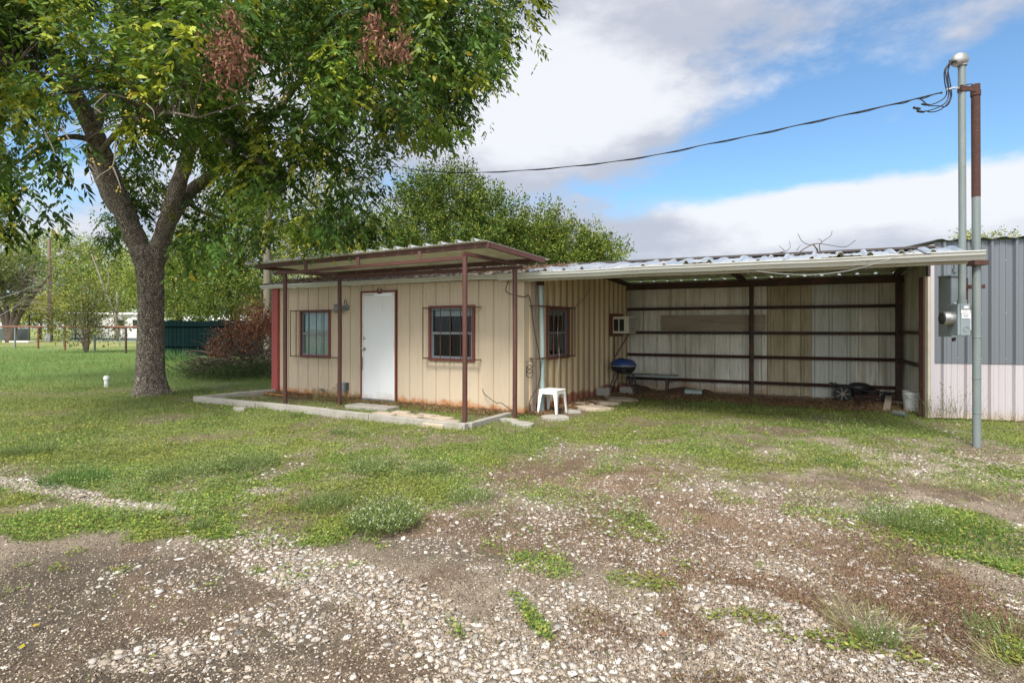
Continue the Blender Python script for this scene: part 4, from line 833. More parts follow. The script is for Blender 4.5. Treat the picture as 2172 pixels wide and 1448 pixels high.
# trailer house far left
t = thing('trailer_house', 'long white trailer house seen behind the trunk', 'building', Gd(200,62))
o = Gd(150,62); e = Gd(352,60)-o; eu = e.normalized(); en = Vector((eu.y,-eu.x,0))
mb = MB(); mb.frame(o+up*.2, e, -en*4, up*2.6); mb.build('wall', 'white', t)
mb = MB(); mb.frame(o+up*2.8-eu*.3+en*.3, e+eu*.6, -en*4.6, up*.22); mb.build('roof', 'plastic', t)
for k, w in ((.16,1.1),(.47,1.2),(.66,1.4)):
    mb = MB(); mb.frame(o+eu*(k*e.length)+en*.04+up*1.3, eu*w, -en*.03, up*.9); wf = mb.build('window', 'meterdark', t); mb = MB(); mb.frame(o+eu*(k*e.length-.05)+en*.08+up*2.25, eu*(w+.1), en*.5, up*.08); mb.build('awning', 'plastic', wf)
mb = MB(); mb.frame(o+en*.03-up*.1, e, -en*.06, up*.35); mb.build('skirt', 'meterdark', t)
t = thing('open_carport', 'black-framed open carport left of the white trailer', 'carport', Gd(100,58))
o = Gd(62,59); e = Gd(160,58)-o
mb = MB(); mb.frame(o+up*2.75, e, Vector((0,5,.15)), up*.1); mb.build('roof', 'dark', t)
for k in (0,.5,1):
    mb = MB(); mb.tube([o+e*k, o+e*k+up*2.75], .07, 6); mb.build('post', 'dark', t)
mb = MB(); mb.frame(o+Vector((2.2,4.5,.3)), e*.6, Vector((0,.3,0)), up*2.1); mb.build('rear_wall', 'white', t)
# far building roof behind teal fence
t = thing('far_shed', 'white-roofed shed just visible over the teal fence', 'building', Gd(450,48)); o = Gd(352,50)
mb = MB(); mb.frame(o, Vector((10,-1,0)), Vector((0,5,0)), up*2.0); mb.build('wall', 'white', t); mb = MB(); mb.frame(o+Vector((-.3,-.3,2.0)), Vector((10.6,-1,0)), Vector((0,5.5,.5)), up*.14); mb.build('roof', 'plastic', t)

# ------------------------------------------------------------------ trees
def tube_np(mb, pts, r0, r1, n=7, k=4):
    pts = spline(pts, k); m = len(pts)-1; mb.tube(pts, [r0+(r1-r0)*(i/m)**.8 for i in range(m+1)], n)
def blob_tree(name, label, cat, base, H, trunks, blobs, nleaf, lsize, cols, w, group=None, trunk_r=.2, bark='barkdark', seed=1, droop=0., spike=.5, asp=.45, gap=.35):
    """blobs: (centre offset xyz, radii xyz); many small sprays inside them, denser to their surface"""
    global rng
    keep = rng; rng = np.random.default_rng(seed); rr = random.Random(seed)
    t = thing(name, label, cat, base, group)
    mb = MB()
    for (dx, dy, hh) in trunks:
        q = [base+Vector((0,0,-.3)), base+Vector((dx*.2,dy*.2,hh*.35)), base+Vector((dx*.6,dy*.6,hh*.7)), base+Vector((dx,dy,hh))]
        tube_np(mb, q, trunk_r, trunk_r*.3)
    for c, r in blobs:
        c = base+Vector(c); T = trunks[rr.randrange(len(trunks))]; s0 = base+Vector((T[0]*.5,T[1]*.5,T[2]*.6))
        for k in range(3):
            e = c+Vector((rr.uniform(-.6,.6)*r[0], rr.uniform(-.6,.6)*r[1], rr.uniform(-.3,.7)*r[2])); tube_np(mb, [s0, s0.lerp(e,.5)+Vector((0,0,-.1*r[2])), e], trunk_r*.35, trunk_r*.06, 5, 3)
    mb.build('trunk', bark, t, smooth='all')
    vol = np.array([(r[0]*r[1]*r[2])**.667 for c, r in blobs]); share = vol/vol.sum(); P = []; Dr = []; tone = []
    for (c, r), sh in zip(blobs, share):
        per = 26; nc = max(6, int(nleaf*sh/per)); d = nrm(rng.normal(size=(nc,3))); rad = rng.random(nc)**.38
        lump = 1+.28*(fbm(d[:,0]*2.3+seed+c[0], d[:,2]*2.3+d[:,1]*1.7+seed*3, 3)-.5)*2
        cc = d*(rad*lump)[:,None]*np.array(r)+np.array(base)+np.array(c)
        out = nrm(d+np.array([0,0,.35-droop])+rng.normal(size=(nc,3))*.35)
        Ls = lsize*(3.5+rng.random(nc)*3.5)
        f = rng.random((nc,per)); side = rng.normal(size=(nc,per,3))
        p = cc[:,None,:]+out[:,None,:]*(f*Ls[:,None])[...,None]+side*(lsize*spike*(1.1-f*.8))[...,None]
        P.append(p.reshape(-1,3)); dd = nrm(out[:,None,:]*.6+nrm(side)*.9+np.array([0,0,-droop])); Dr.append(dd.reshape(-1,3)); tone.append(np.repeat(rng.normal(size=nc)*.26, per))
    P = np.concatenate(P); Dr = np.concatenate(Dr); tone = np.concatenate(tone); n = len(P)
    g = fbm(P[:,0]*.9/lsize*.1+3, P[:,2]*.9/lsize*.1+P[:,1]*.05, 3); kp = g > gap*.95; kp |= rng.random(n) < .35; P, Dr, tone = P[kp], Dr[kp], tone[kp]; n = len(P)
    col = colmix(n, cols, w, .12)*(1+tone)[:,None]
    V, Fc, C = leaves(P, Dr, lsize*(.7+rng.random(n)*.6), lsize*asp, np.clip(col,.004,.9))
    np_mesh('crown', V, Fc, 'leaf', C, t); rng = keep
    return t
YG = [(.18,.22,.033),(.28,.28,.045),(.11,.16,.03),(.38,.33,.05)]; GG = [(.085,.145,.025),(.045,.085,.018),(.16,.215,.034),(.25,.26,.05)]; OL = [(.075,.12,.03),(.12,.155,.04),(.19,.2,.05)]
# trees behind the building (centre)
def B_(x, y, Y, rx, ry, base, ryd=None):      # a crown lump given by where it stands out, at distance Y
    c = D(x, y, Y)-base; return ((c.x, c.y, c.z), (rx*Y/F, (ryd if ryd else rx*Y/F), ry*Y/F))
gp = 'leafy trees behind the tan building'
b = Gd(985,24); blob_tree('broadleaf_tree', 'big bright green tree rising behind the middle of the tan building', 'tree', b, 7, [(.4,0,5.5),(-.8,.3,5)], [B_(960,440,24,75,72,b),(B_(900,480,24,70,65,b)),B_(1035,470,24,70,60,b),B_(960,520,23.5,120,50,b),B_(1070,530,24,60,40,b),B_(890,410,24.5,40,35,b),B_(850,560,24,60,50,b)], 62000, .13, GG, (4,3,3,1.5), gp, .2, seed=11, droop=-.25, spike=.8)
b = Gd(1185,25); blob_tree('broadleaf_tree', 'lower rounded green tree sloping down to the roof ridge right of the big one', 'tree', b, 5, [(.3,0,3.6),(-.5,.2,3.8)], [B_(1150,490,25,55,48,b),B_(1110,520,24.5,50,45,b),B_(1210,525,25,62,38,b),B_(1268,548,25,48,26,b),B_(1180,560,25,90,30,b)], 40000, .125, GG, (3,2,4,3), gp, .16, seed=12, droop=-.2, spike=.8)
b = Gd(735,27); blob_tree('broadleaf_tree', 'pale yellow-green tree behind the porch canopy', 'tree', b, 7, [(.3,0,5.5),(-.6,.2,5)], [B_(740,470,27,80,80,b),B_(670,520,27,60,60,b),B_(800,520,27,70,60,b),B_(740,560,27,110,45,b),B_(640,450,27,50,60,b)], 26000, .14, YG, (3,3,3,1), gp, .2, seed=13, spike=.8)
b = Gd(500,33); blob_tree('broadleaf_tree', 'tall yellow-green tree left of the grey wooden pole', 'tree', b, 9, [(.5,0,7),(-1,.3,6)], [B_(500,500,33,90,70,b),B_(430,560,32,80,60,b),B_(560,560,33,70,65,b),B_(470,625,31,110,50,b),B_(400,640,31,70,40,b),B_(560,640,31,50,45,b),B_(520,410,34,60,60,b)], 46000, .16, [(.10,.155,.024),(.17,.21,.035),(.05,.09,.02),(.33,.31,.05)], (4,3,3,1), gp, .22, seed=14, spike=.9)
b = Gd(380,40); blob_tree('broadleaf_tree', 'bushy green tree right behind the big trunk', 'tree', b, 7, [(.4,0,5),(-.6,.3,5)], [B_(390,560,40,70,50,b),B_(350,610,40,60,50,b),B_(410,640,39,70,45,b)], 22000, .2, [(.13,.19,.026),(.2,.24,.035),(.09,.14,.025),(.27,.27,.05)], (4,3,2,1), gp, .22, seed=15, spike=.9)
# far left trees
gp = 'trees beyond the lawn at the left'
b = Gd(215,85); blob_tree('broadleaf_tree', 'tall sunlit yellow-green tree above the white trailer', 'tree', b, 14, [(1,0,11),(-2,1,10)], [B_(150,560,85,75,60,b),B_(95,560,85,70,62,b),B_(210,560,85,60,42,b),B_(250,600,85,60,60,b),B_(60,540,88,45,45,b),B_(190,620,82,90,45,b),B_(120,640,82,90,45,b)], 36000, .36, [(.16,.24,.05),(.25,.3,.06),(.11,.18,.05),(.38,.36,.08)], (3,3,2,2), gp, .4, seed=21, spike=.9)
b = Gd(300,70); blob_tree('broadleaf_tree', 'yellow-green tree half hidden by the big trunk', 'tree', b, 10, [(1,0,8)], [B_(290,640,70,50,50,b),B_(265,600,70,40,40,b),B_(330,600,70,60,60,b)], 14000, .3, [(.2,.26,.05),(.3,.32,.06),(.12,.18,.04)], (3,3,2), gp, .35, seed=22, spike=.9)
b = Gd(85,66); blob_tree('broadleaf_tree', 'low yellow bush in front of the black-framed carport', 'tree', b, 4, [(.3,0,3)], [B_(85,655,66,38,22,b),B_(50,665,66,30,18,b),B_(130,655,66,30,22,b)], 8000, .26, [(.3,.32,.05),(.22,.27,.05),(.4,.36,.07)], (3,3,2), gp, .2, seed=23, spike=.9)
b = Gd(20,52); t = blob_tree('leaning_tree', 'dark leaning tree with bare grey twigs at the far left edge', 'tree', b, 10, [(-1,0,7),(3.6,.3,6.4),(1.6,.2,6.8),(-2.6,0,6)], [B_(0,560,52,60,50,b),B_(-40,600,52,60,60,b),B_(30,620,52,35,30,b),B_(50,560,52,25,20,b)], 15000, .22, OL, (3,3,2), gp, .32, seed=24, spike=.9, gap=.45)
mb = MB(); rr = random.Random(8)
for k in range(110):
    s = b+Vector((rr.uniform(-1.5,2), rr.uniform(-.6,.6), rr.uniform(3,6.3))); a = rr.uniform(-.3,1.0); L = rr.uniform(1.5,4); dx = math.cos(a)*L; dz = math.sin(a)*L*.9
    tube_np(mb, [s, s+Vector((dx*.5, rr.uniform(-.4,.4), dz*.7)), s+Vector((dx, rr.uniform(-.8,.8), dz*.75-.12*L))], rr.uniform(.02,.05), .008, 4, 3)
mb.build('bare_twigs', 'twig', t)
b = Gd(248,60); t = thing('bare_tree', 'pale bare forked trunk in front of the white trailer', 'tree', b); mb = MB()
tube_np(mb, [b, b+up*1.5, b+Vector((-.2,0,3))], .28, .2); tube_np(mb, [b+Vector((-.2,0,2.9)), b+Vector((-1.2,0,5)), b+Vector((-2.2,.2,7.5)), b+Vector((-2.9,.2,9.3))], .17, .05); tube_np(mb, [b+Vector((-.1,0,2.9)), b+Vector((.05,0,4)), b+Vector((0,0,5.2))], .16, .09); tube_np(mb, [b+Vector((-1.2,0,5)), b+Vector((-.9,0,6.8)), b+Vector((-1.3,0,8.6))], .08, .03)
mb.build('trunk', 'twig', t, smooth='all')
gp = 'far hedge trees'
for i, (x, Y, H, w, lb) in enumerate(((-180,70,9,10,'green tree at the extreme left edge'),(430,75,8,11,'distant green tree in the gap behind the teal fence'),(620,60,8,9,'distant tree behind the right of the grey pole'),(-480,72,9,13,'broad green tree beyond the left lawn, second from the photo edge'),(-820,78,10,15,'broad green tree far off to the left of the lawn'),(-1250,80,10,16,'farthest tree on the left side of the lawn'))):
    b = Gd(x,Y); blob_tree('far_tree', lb, 'tree', b, H, [(.5,0,H*.7)], [((0,0,H*.62),(w*.45,w*.3,H*.36)),((-w*.3,0,H*.5),(w*.3,w*.3,H*.3)),((w*.3,0,H*.48),(w*.3,w*.3,H*.3)),((0,0,H*.28),(w*.5,w*.3,H*.22))], 12000, .3, YG, (3,2,3,1), gp, .3, seed=30+i, spike=.9)
# small tree tops at the right
gp = 'tree tops above the right roof'
for i, (x, y, Y, r, lb) in enumerate(((2065,502,32,26,'small yellow-green tree top behind the galvanised post'),(2138,500,32,14,'thin sparse tree top above the grey building'))):
    b = Gd(x,Y); blob_tree('small_tree', lb, 'tree', b, 6, [(.1,0,5)], [B_(x,y+8,Y,r,12,b),B_(x-10,y+20,Y,r,12,b)], 1500 if i == 0 else 500, .13, YG, (3,3,2,1), gp, .1, seed=40+i, spike=1.1)
# multi-stemmed bush by the fence
b = Gd(183,31.5); t = blob_tree('shrub', 'loose many-stemmed shrub growing through the red pipe fence', 'shrub', b, 4, [(-1.0,0,3.4),(-.4,.1,3.9),(.2,0,4.0),(.8,0,3.4),(1.3,0,2.7),(-1.5,0,2.2),(.5,.2,3.6)], [B_(180,625,31.5,50,35,b),B_(150,650,31.5,40,35,b),B_(215,655,31.5,40,35,b),B_(180,690,31.5,62,30,b),B_(140,700,31.5,30,22,b),B_(225,705,31.5,28,25,b)], 5200, .13, [(.075,.105,.022),(.12,.14,.03),(.19,.18,.035)], (3,3,2), None, .06, seed=51, spike=1.6, gap=.2)

# ------------------------------------------------------------------ the big tree
tb = G(320,836); BY = tb.y
big = thing('pecan_tree', 'big leafy tree with a thick grey trunk on the left lawn', 'tree', tb)
mb = MB(); n = 40
prof = [(318,845,44),(319,832,37.5),(320,815,34),(320,790,31.5),(320,740,29.5),(320,690,28.5),(321,640,28),(320,600,28.5),(318,570,31),(315,548,35),(312,530,30),(306,518,22)]
rows = []
for x, y, r in prof:
    c = D(x, y, BY); rad = r*.87*BY/F; row = []
    for k in range(n):
        a = 2*math.pi*k/n; zz = c.z; fl = max(0, 1-max(zz,0)/.35)
        q = rad*(1+.035*math.sin(5*a+1+zz)+.03*math.sin(9*a+zz*2)+fl*.16*max(0,math.sin(3*a+.6))**2+ (fl**2)*.12*max(0,math.cos(a))) 
        row.append(Vector((c.x+math.cos(a)*q, c.y+math.sin(a)*q*.95, zz)))
    rows.append(row)
vs = [p for r in rows for p in r]; mb.add(vs, [(i*n+k, i*n+(k+1)%n, (i+1)*n+(k+1)%n, (i+1)*n+k) for i in range(len(rows)-1) for k in range(n)])
SK = []
def limb(pts, r0, r1, n=14, rec=True, k=6, m=None):
    q = spline([D(*p) for p in pts], k); m_ = len(q)-1; mbx = m if m else mb
    mbx.tube(q, [(r0+(r1-r0)*(i/m_))*(1+.05*math.sin(i*1.7)) for i in range(m_+1)], n)
    if rec: SK.extend(q[3:])
limb([(318,575,BY),(298,530,BY),(268,460,BY-.05),(240,390,BY-.1),(215,320,BY-.3),(190,260,BY-.6),(160,200,BY-.9),(130,130,BY-1.2),(95,70,BY-1.5),(50,10,BY-1.8),(20,-60,BY-2)], .225, .11)
limb([(322,575,BY),(338,530,BY),(352,480,BY),(372,410,BY+.1),(395,340,BY+.2),(412,260,BY+.2),(425,180,BY+.1),(430,90,BY-.2),(440,0,BY-.4),(445,-80,BY-.5)], .205, .07)
limb([(270,465,BY-.05),(238,430,BY+.5),(215,380,BY+.8),(195,320,BY+1.1),(215,230,BY+1.3),(245,130,BY+1.4),(252,40,BY+1.5),(250,-60,BY+1.5)], .15, .09, 10)
limb([(358,470,BY),(400,410,BY+.6),(450,370,BY+1),(520,300,BY+1.5),(590,230,BY+1.8),(640,170,BY+1.8),(720,110,BY+1.8),(800,70,BY+1.7)], .15, .05, 10)
limb([(405,300,BY+.2),(450,230,BY-.4),(500,170,BY-.9),(560,120,BY-1.3),(620,110,BY-1.5),(700,130,BY-1.7),(760,180,BY-1.8),(800,240,BY-1.8)], .10, .025, 8)
limb([(427,150,BY),(480,60,BY-.2),(560,20,BY-.3),(640,15,BY-.4),(720,35,BY-.4),(800,20,BY-.4),(900,40,BY-.4),(1000,90,BY-.4)], .09, .025, 8)
limb([(420,250,BY+.2),(470,290,BY-.6),(530,330,BY-1.2),(590,370,BY-1.4),(650,420,BY-1.4),(700,470,BY-1.3)], .07, .015, 7)
limb([(205,300,BY-.3),(150,290,BY-1.1),(90,310,BY-1.8),(30,350,BY-2.2)], .07, .015, 7)
limb([(160,200,BY-.9),(120,180,BY-2),(60,150,BY-3),(0,130,BY-3.6)], .07, .02, 7)
limb([(215,320,BY-.3),(260,270,BY-1.8),(310,250,BY-3),(360,240,BY-3.8),(420,250,BY-4.2)], .06, .012, 7)
limb([(640,170,BY+1.8),(740,240,BY+1.8),(840,270,BY+1.6),(950,260,BY+1.4)], .05, .015, 7)
limb([(590,230,BY+1.8),(640,300,BY+2.2),(700,350,BY+2.3),(780,380,BY+2.3)], .05, .015, 7)
limb([(372,410,BY+.1),(430,450,BY+1.2),(500,470,BY+1.8),(570,490,BY+2.2)], .06, .015, 7)
limb([(95,70,BY-1.5),(30,60,BY-1.2),(-60,40,BY-1)], .09, .03, 8)
mb.build('trunk', 'bark', big, smooth='all')
SKn = np.array([list(p) for p in SK])
poly = np.array([(-260,-260),(1230,-260),(1180,-60),(1143,12),(1128,48),(1090,92),(1068,115),(1060,160),(1050,195),(1020,212),(985,205),(1012,262),(960,278),(940,300),(895,292),(852,322),(838,360),(800,392),(832,436),(800,492),(745,522),(690,538),(640,505),(600,478),(560,500),(500,495),(455,480),(480,555),(430,600),(395,590),(372,540),(350,430),(300,470),(285,610),(262,560),(215,515),(160,480),(100,470),(60,455),(0,468),(-260,520)], float)
def inside(x, y, pg=poly):
    r = np.zeros(x.shape, bool); j = len(pg)-1
    for i in range(len(pg)):
        xi, yi = pg[i]; xj, yj = pg[j]; c = ((yi > y) != (yj > y)) & (x < (xj-xi)*(y-yi)/(yj-yi+1e-9)+xi); r ^= c; j = i
    return r
LIMBS = [[(318,560),(298,530),(268,460),(240,390),(222,335)],[(322,560),(338,530),(352,480),(372,410),(385,370)]]
NCL = 2300; cand = []
while len(cand) < NCL:
    x = rng.uniform(-200,1170,4000); y = rng.uniform(-200,610,4000); dep = rng.uniform(BY-3.6,BY+3.4,4000)
    # nearer lumps mostly to the left part
    near = (rng.random(4000) < .16) & (x < 640) & (y < 470) & (y > -50); dep = np.where(near, rng.uniform(6.2,8.4,4000), dep)
    g = fbm(x/120+3, y/120+dep*.35, 3); tn = .40+.09*((x < 260) & (y < 330) & (x > 30))+.07*((y > 390))-.07*(x > 520)
    ins = inside(x, y+12)&inside(x-14,y)&inside(x+14+22*(x > 700),y); ok = ins & (g > tn) & (rng.random(4000) < .85)
    # keep the fork clear
    ok &= ~((abs(x-318) < 60) & (y > 500) & (dep < BY+.2)) & ~((abs(x-310) < 75) & (y > 430) & (dep < BY)); ok &= ~((x > 560) & (dep < BY-2.6)) | (y < 300)
    for lim in LIMBS:
        dd_ = np.full(4000, 1e9)
        for (xa,ya),(xb,yb) in zip(lim, lim[1:]):
            tt = np.clip(((x-xa)*(xb-xa)+(y-ya)*(yb-ya))/((xb-xa)**2+(yb-ya)**2), 0, 1); dd_ = np.minimum(dd_, np.hypot(x-xa-tt*(xb-xa), y-ya-tt*(yb-ya)))
        ok &= ~((dd_ < 60) & (dep < BY+.15))
    ok &= ~((x > 500) & (y > 478))
    ok &= ~((x > 235) & (x < 420) & (y > 440) & ~((x < 292) & (y > 525)))
    cand += list(zip(x[ok], y[ok], dep[ok]))
cand = np.array(cand[:NCL//6]); m6 = len(cand)
cand = np.repeat(cand, 6, 0); zz_ = cand[:,2:3]/F; jit = rng.normal(size=(m6*6,3))*np.array([.24,.24,.19]); cand = cand+np.concatenate([jit[:,:1]/zz_, jit[:,1:2]/zz_, jit[:,2:3]],1)
cand = cand[inside(cand[:,0], cand[:,1]) | (rng.random(len(cand)) < .12)]; NCL = len(cand); print('lumps', NCL)
CC = np.stack([(cand[:,0]-CX)/F*cand[:,2], cand[:,2], CH+(HY-cand[:,1])*cand[:,2]/F], 1)
# branchlets
mbt = MB(); rr = random.Random(3); cdir = []
for c in CC:
    d = np.linalg.norm(SKn-c, axis=1)+np.where(SKn[:,2] > c[2]+.3, .5, 0); j = int(np.argmin(d)); s = Vector(SKn[j]); e = Vector(c); L = (e-s).length
    cdir.append((e-s).normalized() if L > .05 else Vector((0,0,-1)))
    if L < 1.5 and rr.random() < .5:
        mbt.tube(spline([s, s.lerp(e,.5)+Vector((rr.uniform(-.1,.1), rr.uniform(-.1,.1), .12*L)), e], 3), [.004+.006*L*(1-i/6) for i in range(7)], 4, caps=False)
mbt.build('branchlets', 'barkdark', big)['kind'] = 'stuff'
cdir = np.array([list(v) for v in cdir])
NR = 13                                           # compound leaves per lump
n = len(CC)*NR; cc = np.repeat(CC, NR, 0); cd_ = np.repeat(cdir, NR, 0); off = rng.normal(size=(n,3))*np.array([.17,.17,.15])
og = cc+off; az = rng.uniform(0, 2*np.pi, n); rd = nrm(np.stack([np.cos(az), np.sin(az), rng.uniform(-.9,.15,n)],1)*.9+cd_*.5+np.array([0,0,-.25])); Lr = rng.uniform(.16,.30,n)
NLf = 7; k = np.arange(NLf); f = np.where(k == NLf-1, 1, (k//2+1)/4.2); sgn = np.where(k % 2 == 0, 1, -1)*(k < NLf-1)
P = og[:,None,:]+rd[:,None,:]*(Lr[:,None]*f)[...,None]+np.array([0,0,-1])*(Lr[:,None]*f**2*.35)[...,None]
side = nrm(np.cross(rd, np.array([0,0,1.]))); Dr = rd[:,None,:]*.75+side[:,None,:]*(sgn*.75)[None,:,None]+np.array([0,0,-.45])+rng.normal(size=(n,NLf,3))*.16
ll = (.082+.075*rng.random((n,NLf)))*(1+.25*np.repeat(rng.normal(size=len(CC)),NR)[:,None].clip(-1,1))
tone = np.repeat(rng.normal(size=len(CC))*.26, NR); tone = np.repeat((tone+rng.normal(size=n)*.10)[:,None], NLf, 1).ravel()
# lumps have their own hue: yellower, greener, some blue-green
hue = np.repeat(rng.random(len(CC)), NR*NLf)
pal = np.array([(.062,.125,.02),(.125,.20,.025),(.27,.31,.033),(.065,.125,.026)]); hi = np.where(hue < .42, 0, np.where(hue < .72, 1, np.where(hue < .88, 2, 3)))
cA = pal[hi]; yl = rng.random(n*NLf) < .012; cA = np.where(yl[:,None], np.array([.42,.33,.03]), cA); cA = np.clip(cA*(1+tone)[:,None]*(1+rng.normal(size=(n*NLf,1))*.12), .005, .9)
V, Fc, C = leaves(P.reshape(-1,3), Dr.reshape(-1,3), ll.ravel(), ll.ravel()*.36, cA, fold=.18, nref=(0,0,1.2))
np_mesh('crown', V, Fc, 'leaf', C, big); print('crown leaflets', len(Fc))
# dry brown clumps
def dry_clump(spots, name, parent, cols, per=300, L=.10, spread=.16, Wd=.032):
    parts = []
    for (x, y, Y, r) in spots:
        c = np.array(list(D(x,y,Y))); m = int(per*r); p = c+rng.normal(size=(m,3))*np.array([spread,spread,spread*1.1])*r; d = rng.normal(size=(m,3))*.6+np.array([0,0,-1]); parts.append(leaves(p, d, L*(.6+rng.random(m)*.7), Wd, colmix(m, cols, [3,2,2], .2), fold=.3))
    V, Fc, C = cat_meshes(parts); return np_mesh(name, V, Fc, 'deadleaf', C, parent)
DC = [(.20,.09,.06),(.12,.06,.042),(.30,.16,.11)]
o = dry_clump([(498,45,6.3,.5),(490,80,6.3,.7),(478,100,6.2,1.1),(500,115,6.2,1.0),(458,92,6.3,.6),(478,158,6.2,.8),(495,135,6.2,.9),(470,125,6.2,.8),(515,100,6.2,.5),(505,150,6.2,.5),(485,28,6.3,.4)], 'dry_leaf_cluster', big, DC, 105, .075, .11, .024); tag(o, 'large reddish-brown dry cluster near the centre of the crown', kind='stuff')
o = dry_clump([(790,40,7.6,.7),(800,68,7.6,.8),(852,72,7.6,.8),(772,112,7.6,.7),(810,98,7.5,1),(838,105,7.5,1),(862,115,7.6,.7),(776,90,7.6,.6),(795,52,7.6,.7),(838,15,7.6,.5)], 'dry_leaf_cluster', big, DC, 80, .09, .09, .028); tag(o, 'ragged reddish-brown dry cluster at the right of the crown', kind='stuff')
# fruit clusters
mbf = MB(); rr = random.Random(4)
for x, y in [(50,230),(105,240),(130,295),(65,310),(80,325),(200,340),(210,350),(240,360),(185,368),(255,400),(262,238),(300,212),(270,196),(245,166),(340,155),(310,258),(420,225),(275,205),(30,420),(55,400),(305,280),(360,330),(250,405),(420,70),(150,75),(600,210),(640,280),(690,330)]:
    for k in range(rr.randint(2,5)): c = D(x+rr.uniform(-7,7), y+rr.uniform(-5,5), 7.0+rr.uniform(-.3,.3)); r = rr.uniform(.009,.014); mbf.lathe(c-up*r, [(r*.3,0),(r*.85,r*.4),(r,r),(r*.85,r*1.6),(r*.3,r*2)], 8)
o = mbf.build('fruit', 'fruit', big, smooth='all'); o['kind'] = 'stuff'
mb = MB()
for q in (((245,300,7),(240,350,7),(215,370,7),(190,395,7)),((240,355,7),(250,380,7),(257,402,7)),((130,270,7),(150,300,7),(170,318,7)),((300,95,7.5),(350,110,7.5),(400,100,7.5),(420,90,7.5)),((310,220,7),(325,235,7),(328,255,7)),((630,265,9),(680,280,9),(720,300,9),(760,290,9)),((630,265,9),(670,310,9),(700,330,9)),((225,200,7),(200,225,7),(215,240,7)),((95,280,7),(110,310,7),(118,330,7))): tube_np(mb, [D(*p) for p in q], .010, .004, 5, 4)
mb.build('bare_twigs', 'twig', big)['kind'] = 'stuff'

# ------------------------------------------------------------------ brush pile
bpil = thing('brush_pile', 'heap of cut branches with rust-brown dead leaves left of the red trim', 'brush pile', G(500,790))
rr = random.Random(12); mb = MB()
for k in range(260):
    x = rr.uniform(425,580); Y = rr.uniform(15.2,18.5); z = rr.uniform(0,.9)*(1 if x > 470 else .45); s = Gd(x,Y,z); a = rr.uniform(0,6.28); L = rr.uniform(.5,1.6)
    tube_np(mb, [s, s+Vector((math.cos(a)*L*.5, math.sin(a)*L*.4, rr.uniform(0,.35))), s+Vector((math.cos(a)*L, math.sin(a)*L*.7, rr.uniform(-.15,.6)))], rr.uniform(.008,.026), .004, 5, 3)
for q in (((395,748,16.5),(420,744,16.5),(470,752,16.3),(520,745,16.3),(570,700,16.3)),((405,790,15.6),(450,770,15.8),(500,757,16),(560,740,16.2)),((430,770,15.7),(480,762,15.8),(540,790,15.6))): tube_np(mb, [D(*p) for p in q], .035, .012, 6, 4)
mb.build('branches', 'barkdark', bpil)
spots = [(rr.uniform(445,578), 0, rr.uniform(15.8,17.6), rr.uniform(.8,1.5)) for _ in range(28)]
spots = [(x, (lambda top: rr.uniform(top, top+75))(690-45*math.exp(-((x-545)/34)**2)-12*math.exp(-((x-480)/30)**2)+max(0,470-x)*.6), Y, r) for x, _, Y, r in spots]
dry_clump(spots, 'dead_leaves', bpil, [(.21,.09,.055),(.11,.055,.04),(.30,.15,.09)], 120, .11, .14, .035)
parts = []
for k in range(100):
    x = rr.uniform(400,582); Y = rr.uniform(14.6,17); c = np.array(list(Gd(x,Y,rr.uniform(0,.35)))); m = 95; p = c+rng.normal(size=(m,3))*np.array([.25,.2,.10]); p[:,2] = abs(p[:,2]); parts.append(leaves(p, rng.normal(size=(m,3))+np.array([0,0,.6]), .06+rng.random(m)*.05, .014, colmix(m, [(.05,.085,.025),(.09,.12,.04),(.03,.05,.02)], [3,3,2], .2)))
V, Fc, C = cat_meshes(parts); o = np_mesh('undergrowth', V, Fc, 'grass', C, bpil)
BLUE = [(1990,130,.13,.035,.35,-.26),(1920,245,.11,.025,.3,-.28),(2080,30,.14,.04,.1,-.26),(1250,120,.05,.02,.2,.10),(1750,250,.30,.13,.25,.42),(1400,420,.20,.05,.1,.22),(2100,200,.15,.16,0,.35),(60,150,.12,.2,0,.3),(1500,30,.05,.03,0,.0)]
CLOUD = [(1250,180,.30,.15,0,.25),(1850,470,.35,.055,-.1,.55),(1500,500,.3,.05,0,.25),(2100,420,.2,.06,0,.4),(150,520,.3,.1,0,.1)]
BRIGHT = [(1200,200,.2,.1,0,.25),(1150,260,.2,.06,0,.2),(2080,395,.18,.05,-.1,.34),(1850,420,.05,.02,-.1,.3),(1400,330,.2,.05,.2,-.2),(1800,520,.3,.03,0,-.06),(1700,480,.12,.03,.3,.16),(1620,435,.14,.03,0,.35),(1400,500,.3,.04,0,-.05),(1100,40,.1,.05,0,-.15),(1450,60,.2,.05,0,-.1)]
CLOUD_DARK, CLOUD_LIT = (3.1,3.3,3.85), (5.2,5.3,5.6); SKYTINT = (.84,1.06,1.14,1); SUN_E = 3.1; EXPO = .83; GLOW = (9,8.7,8.2)
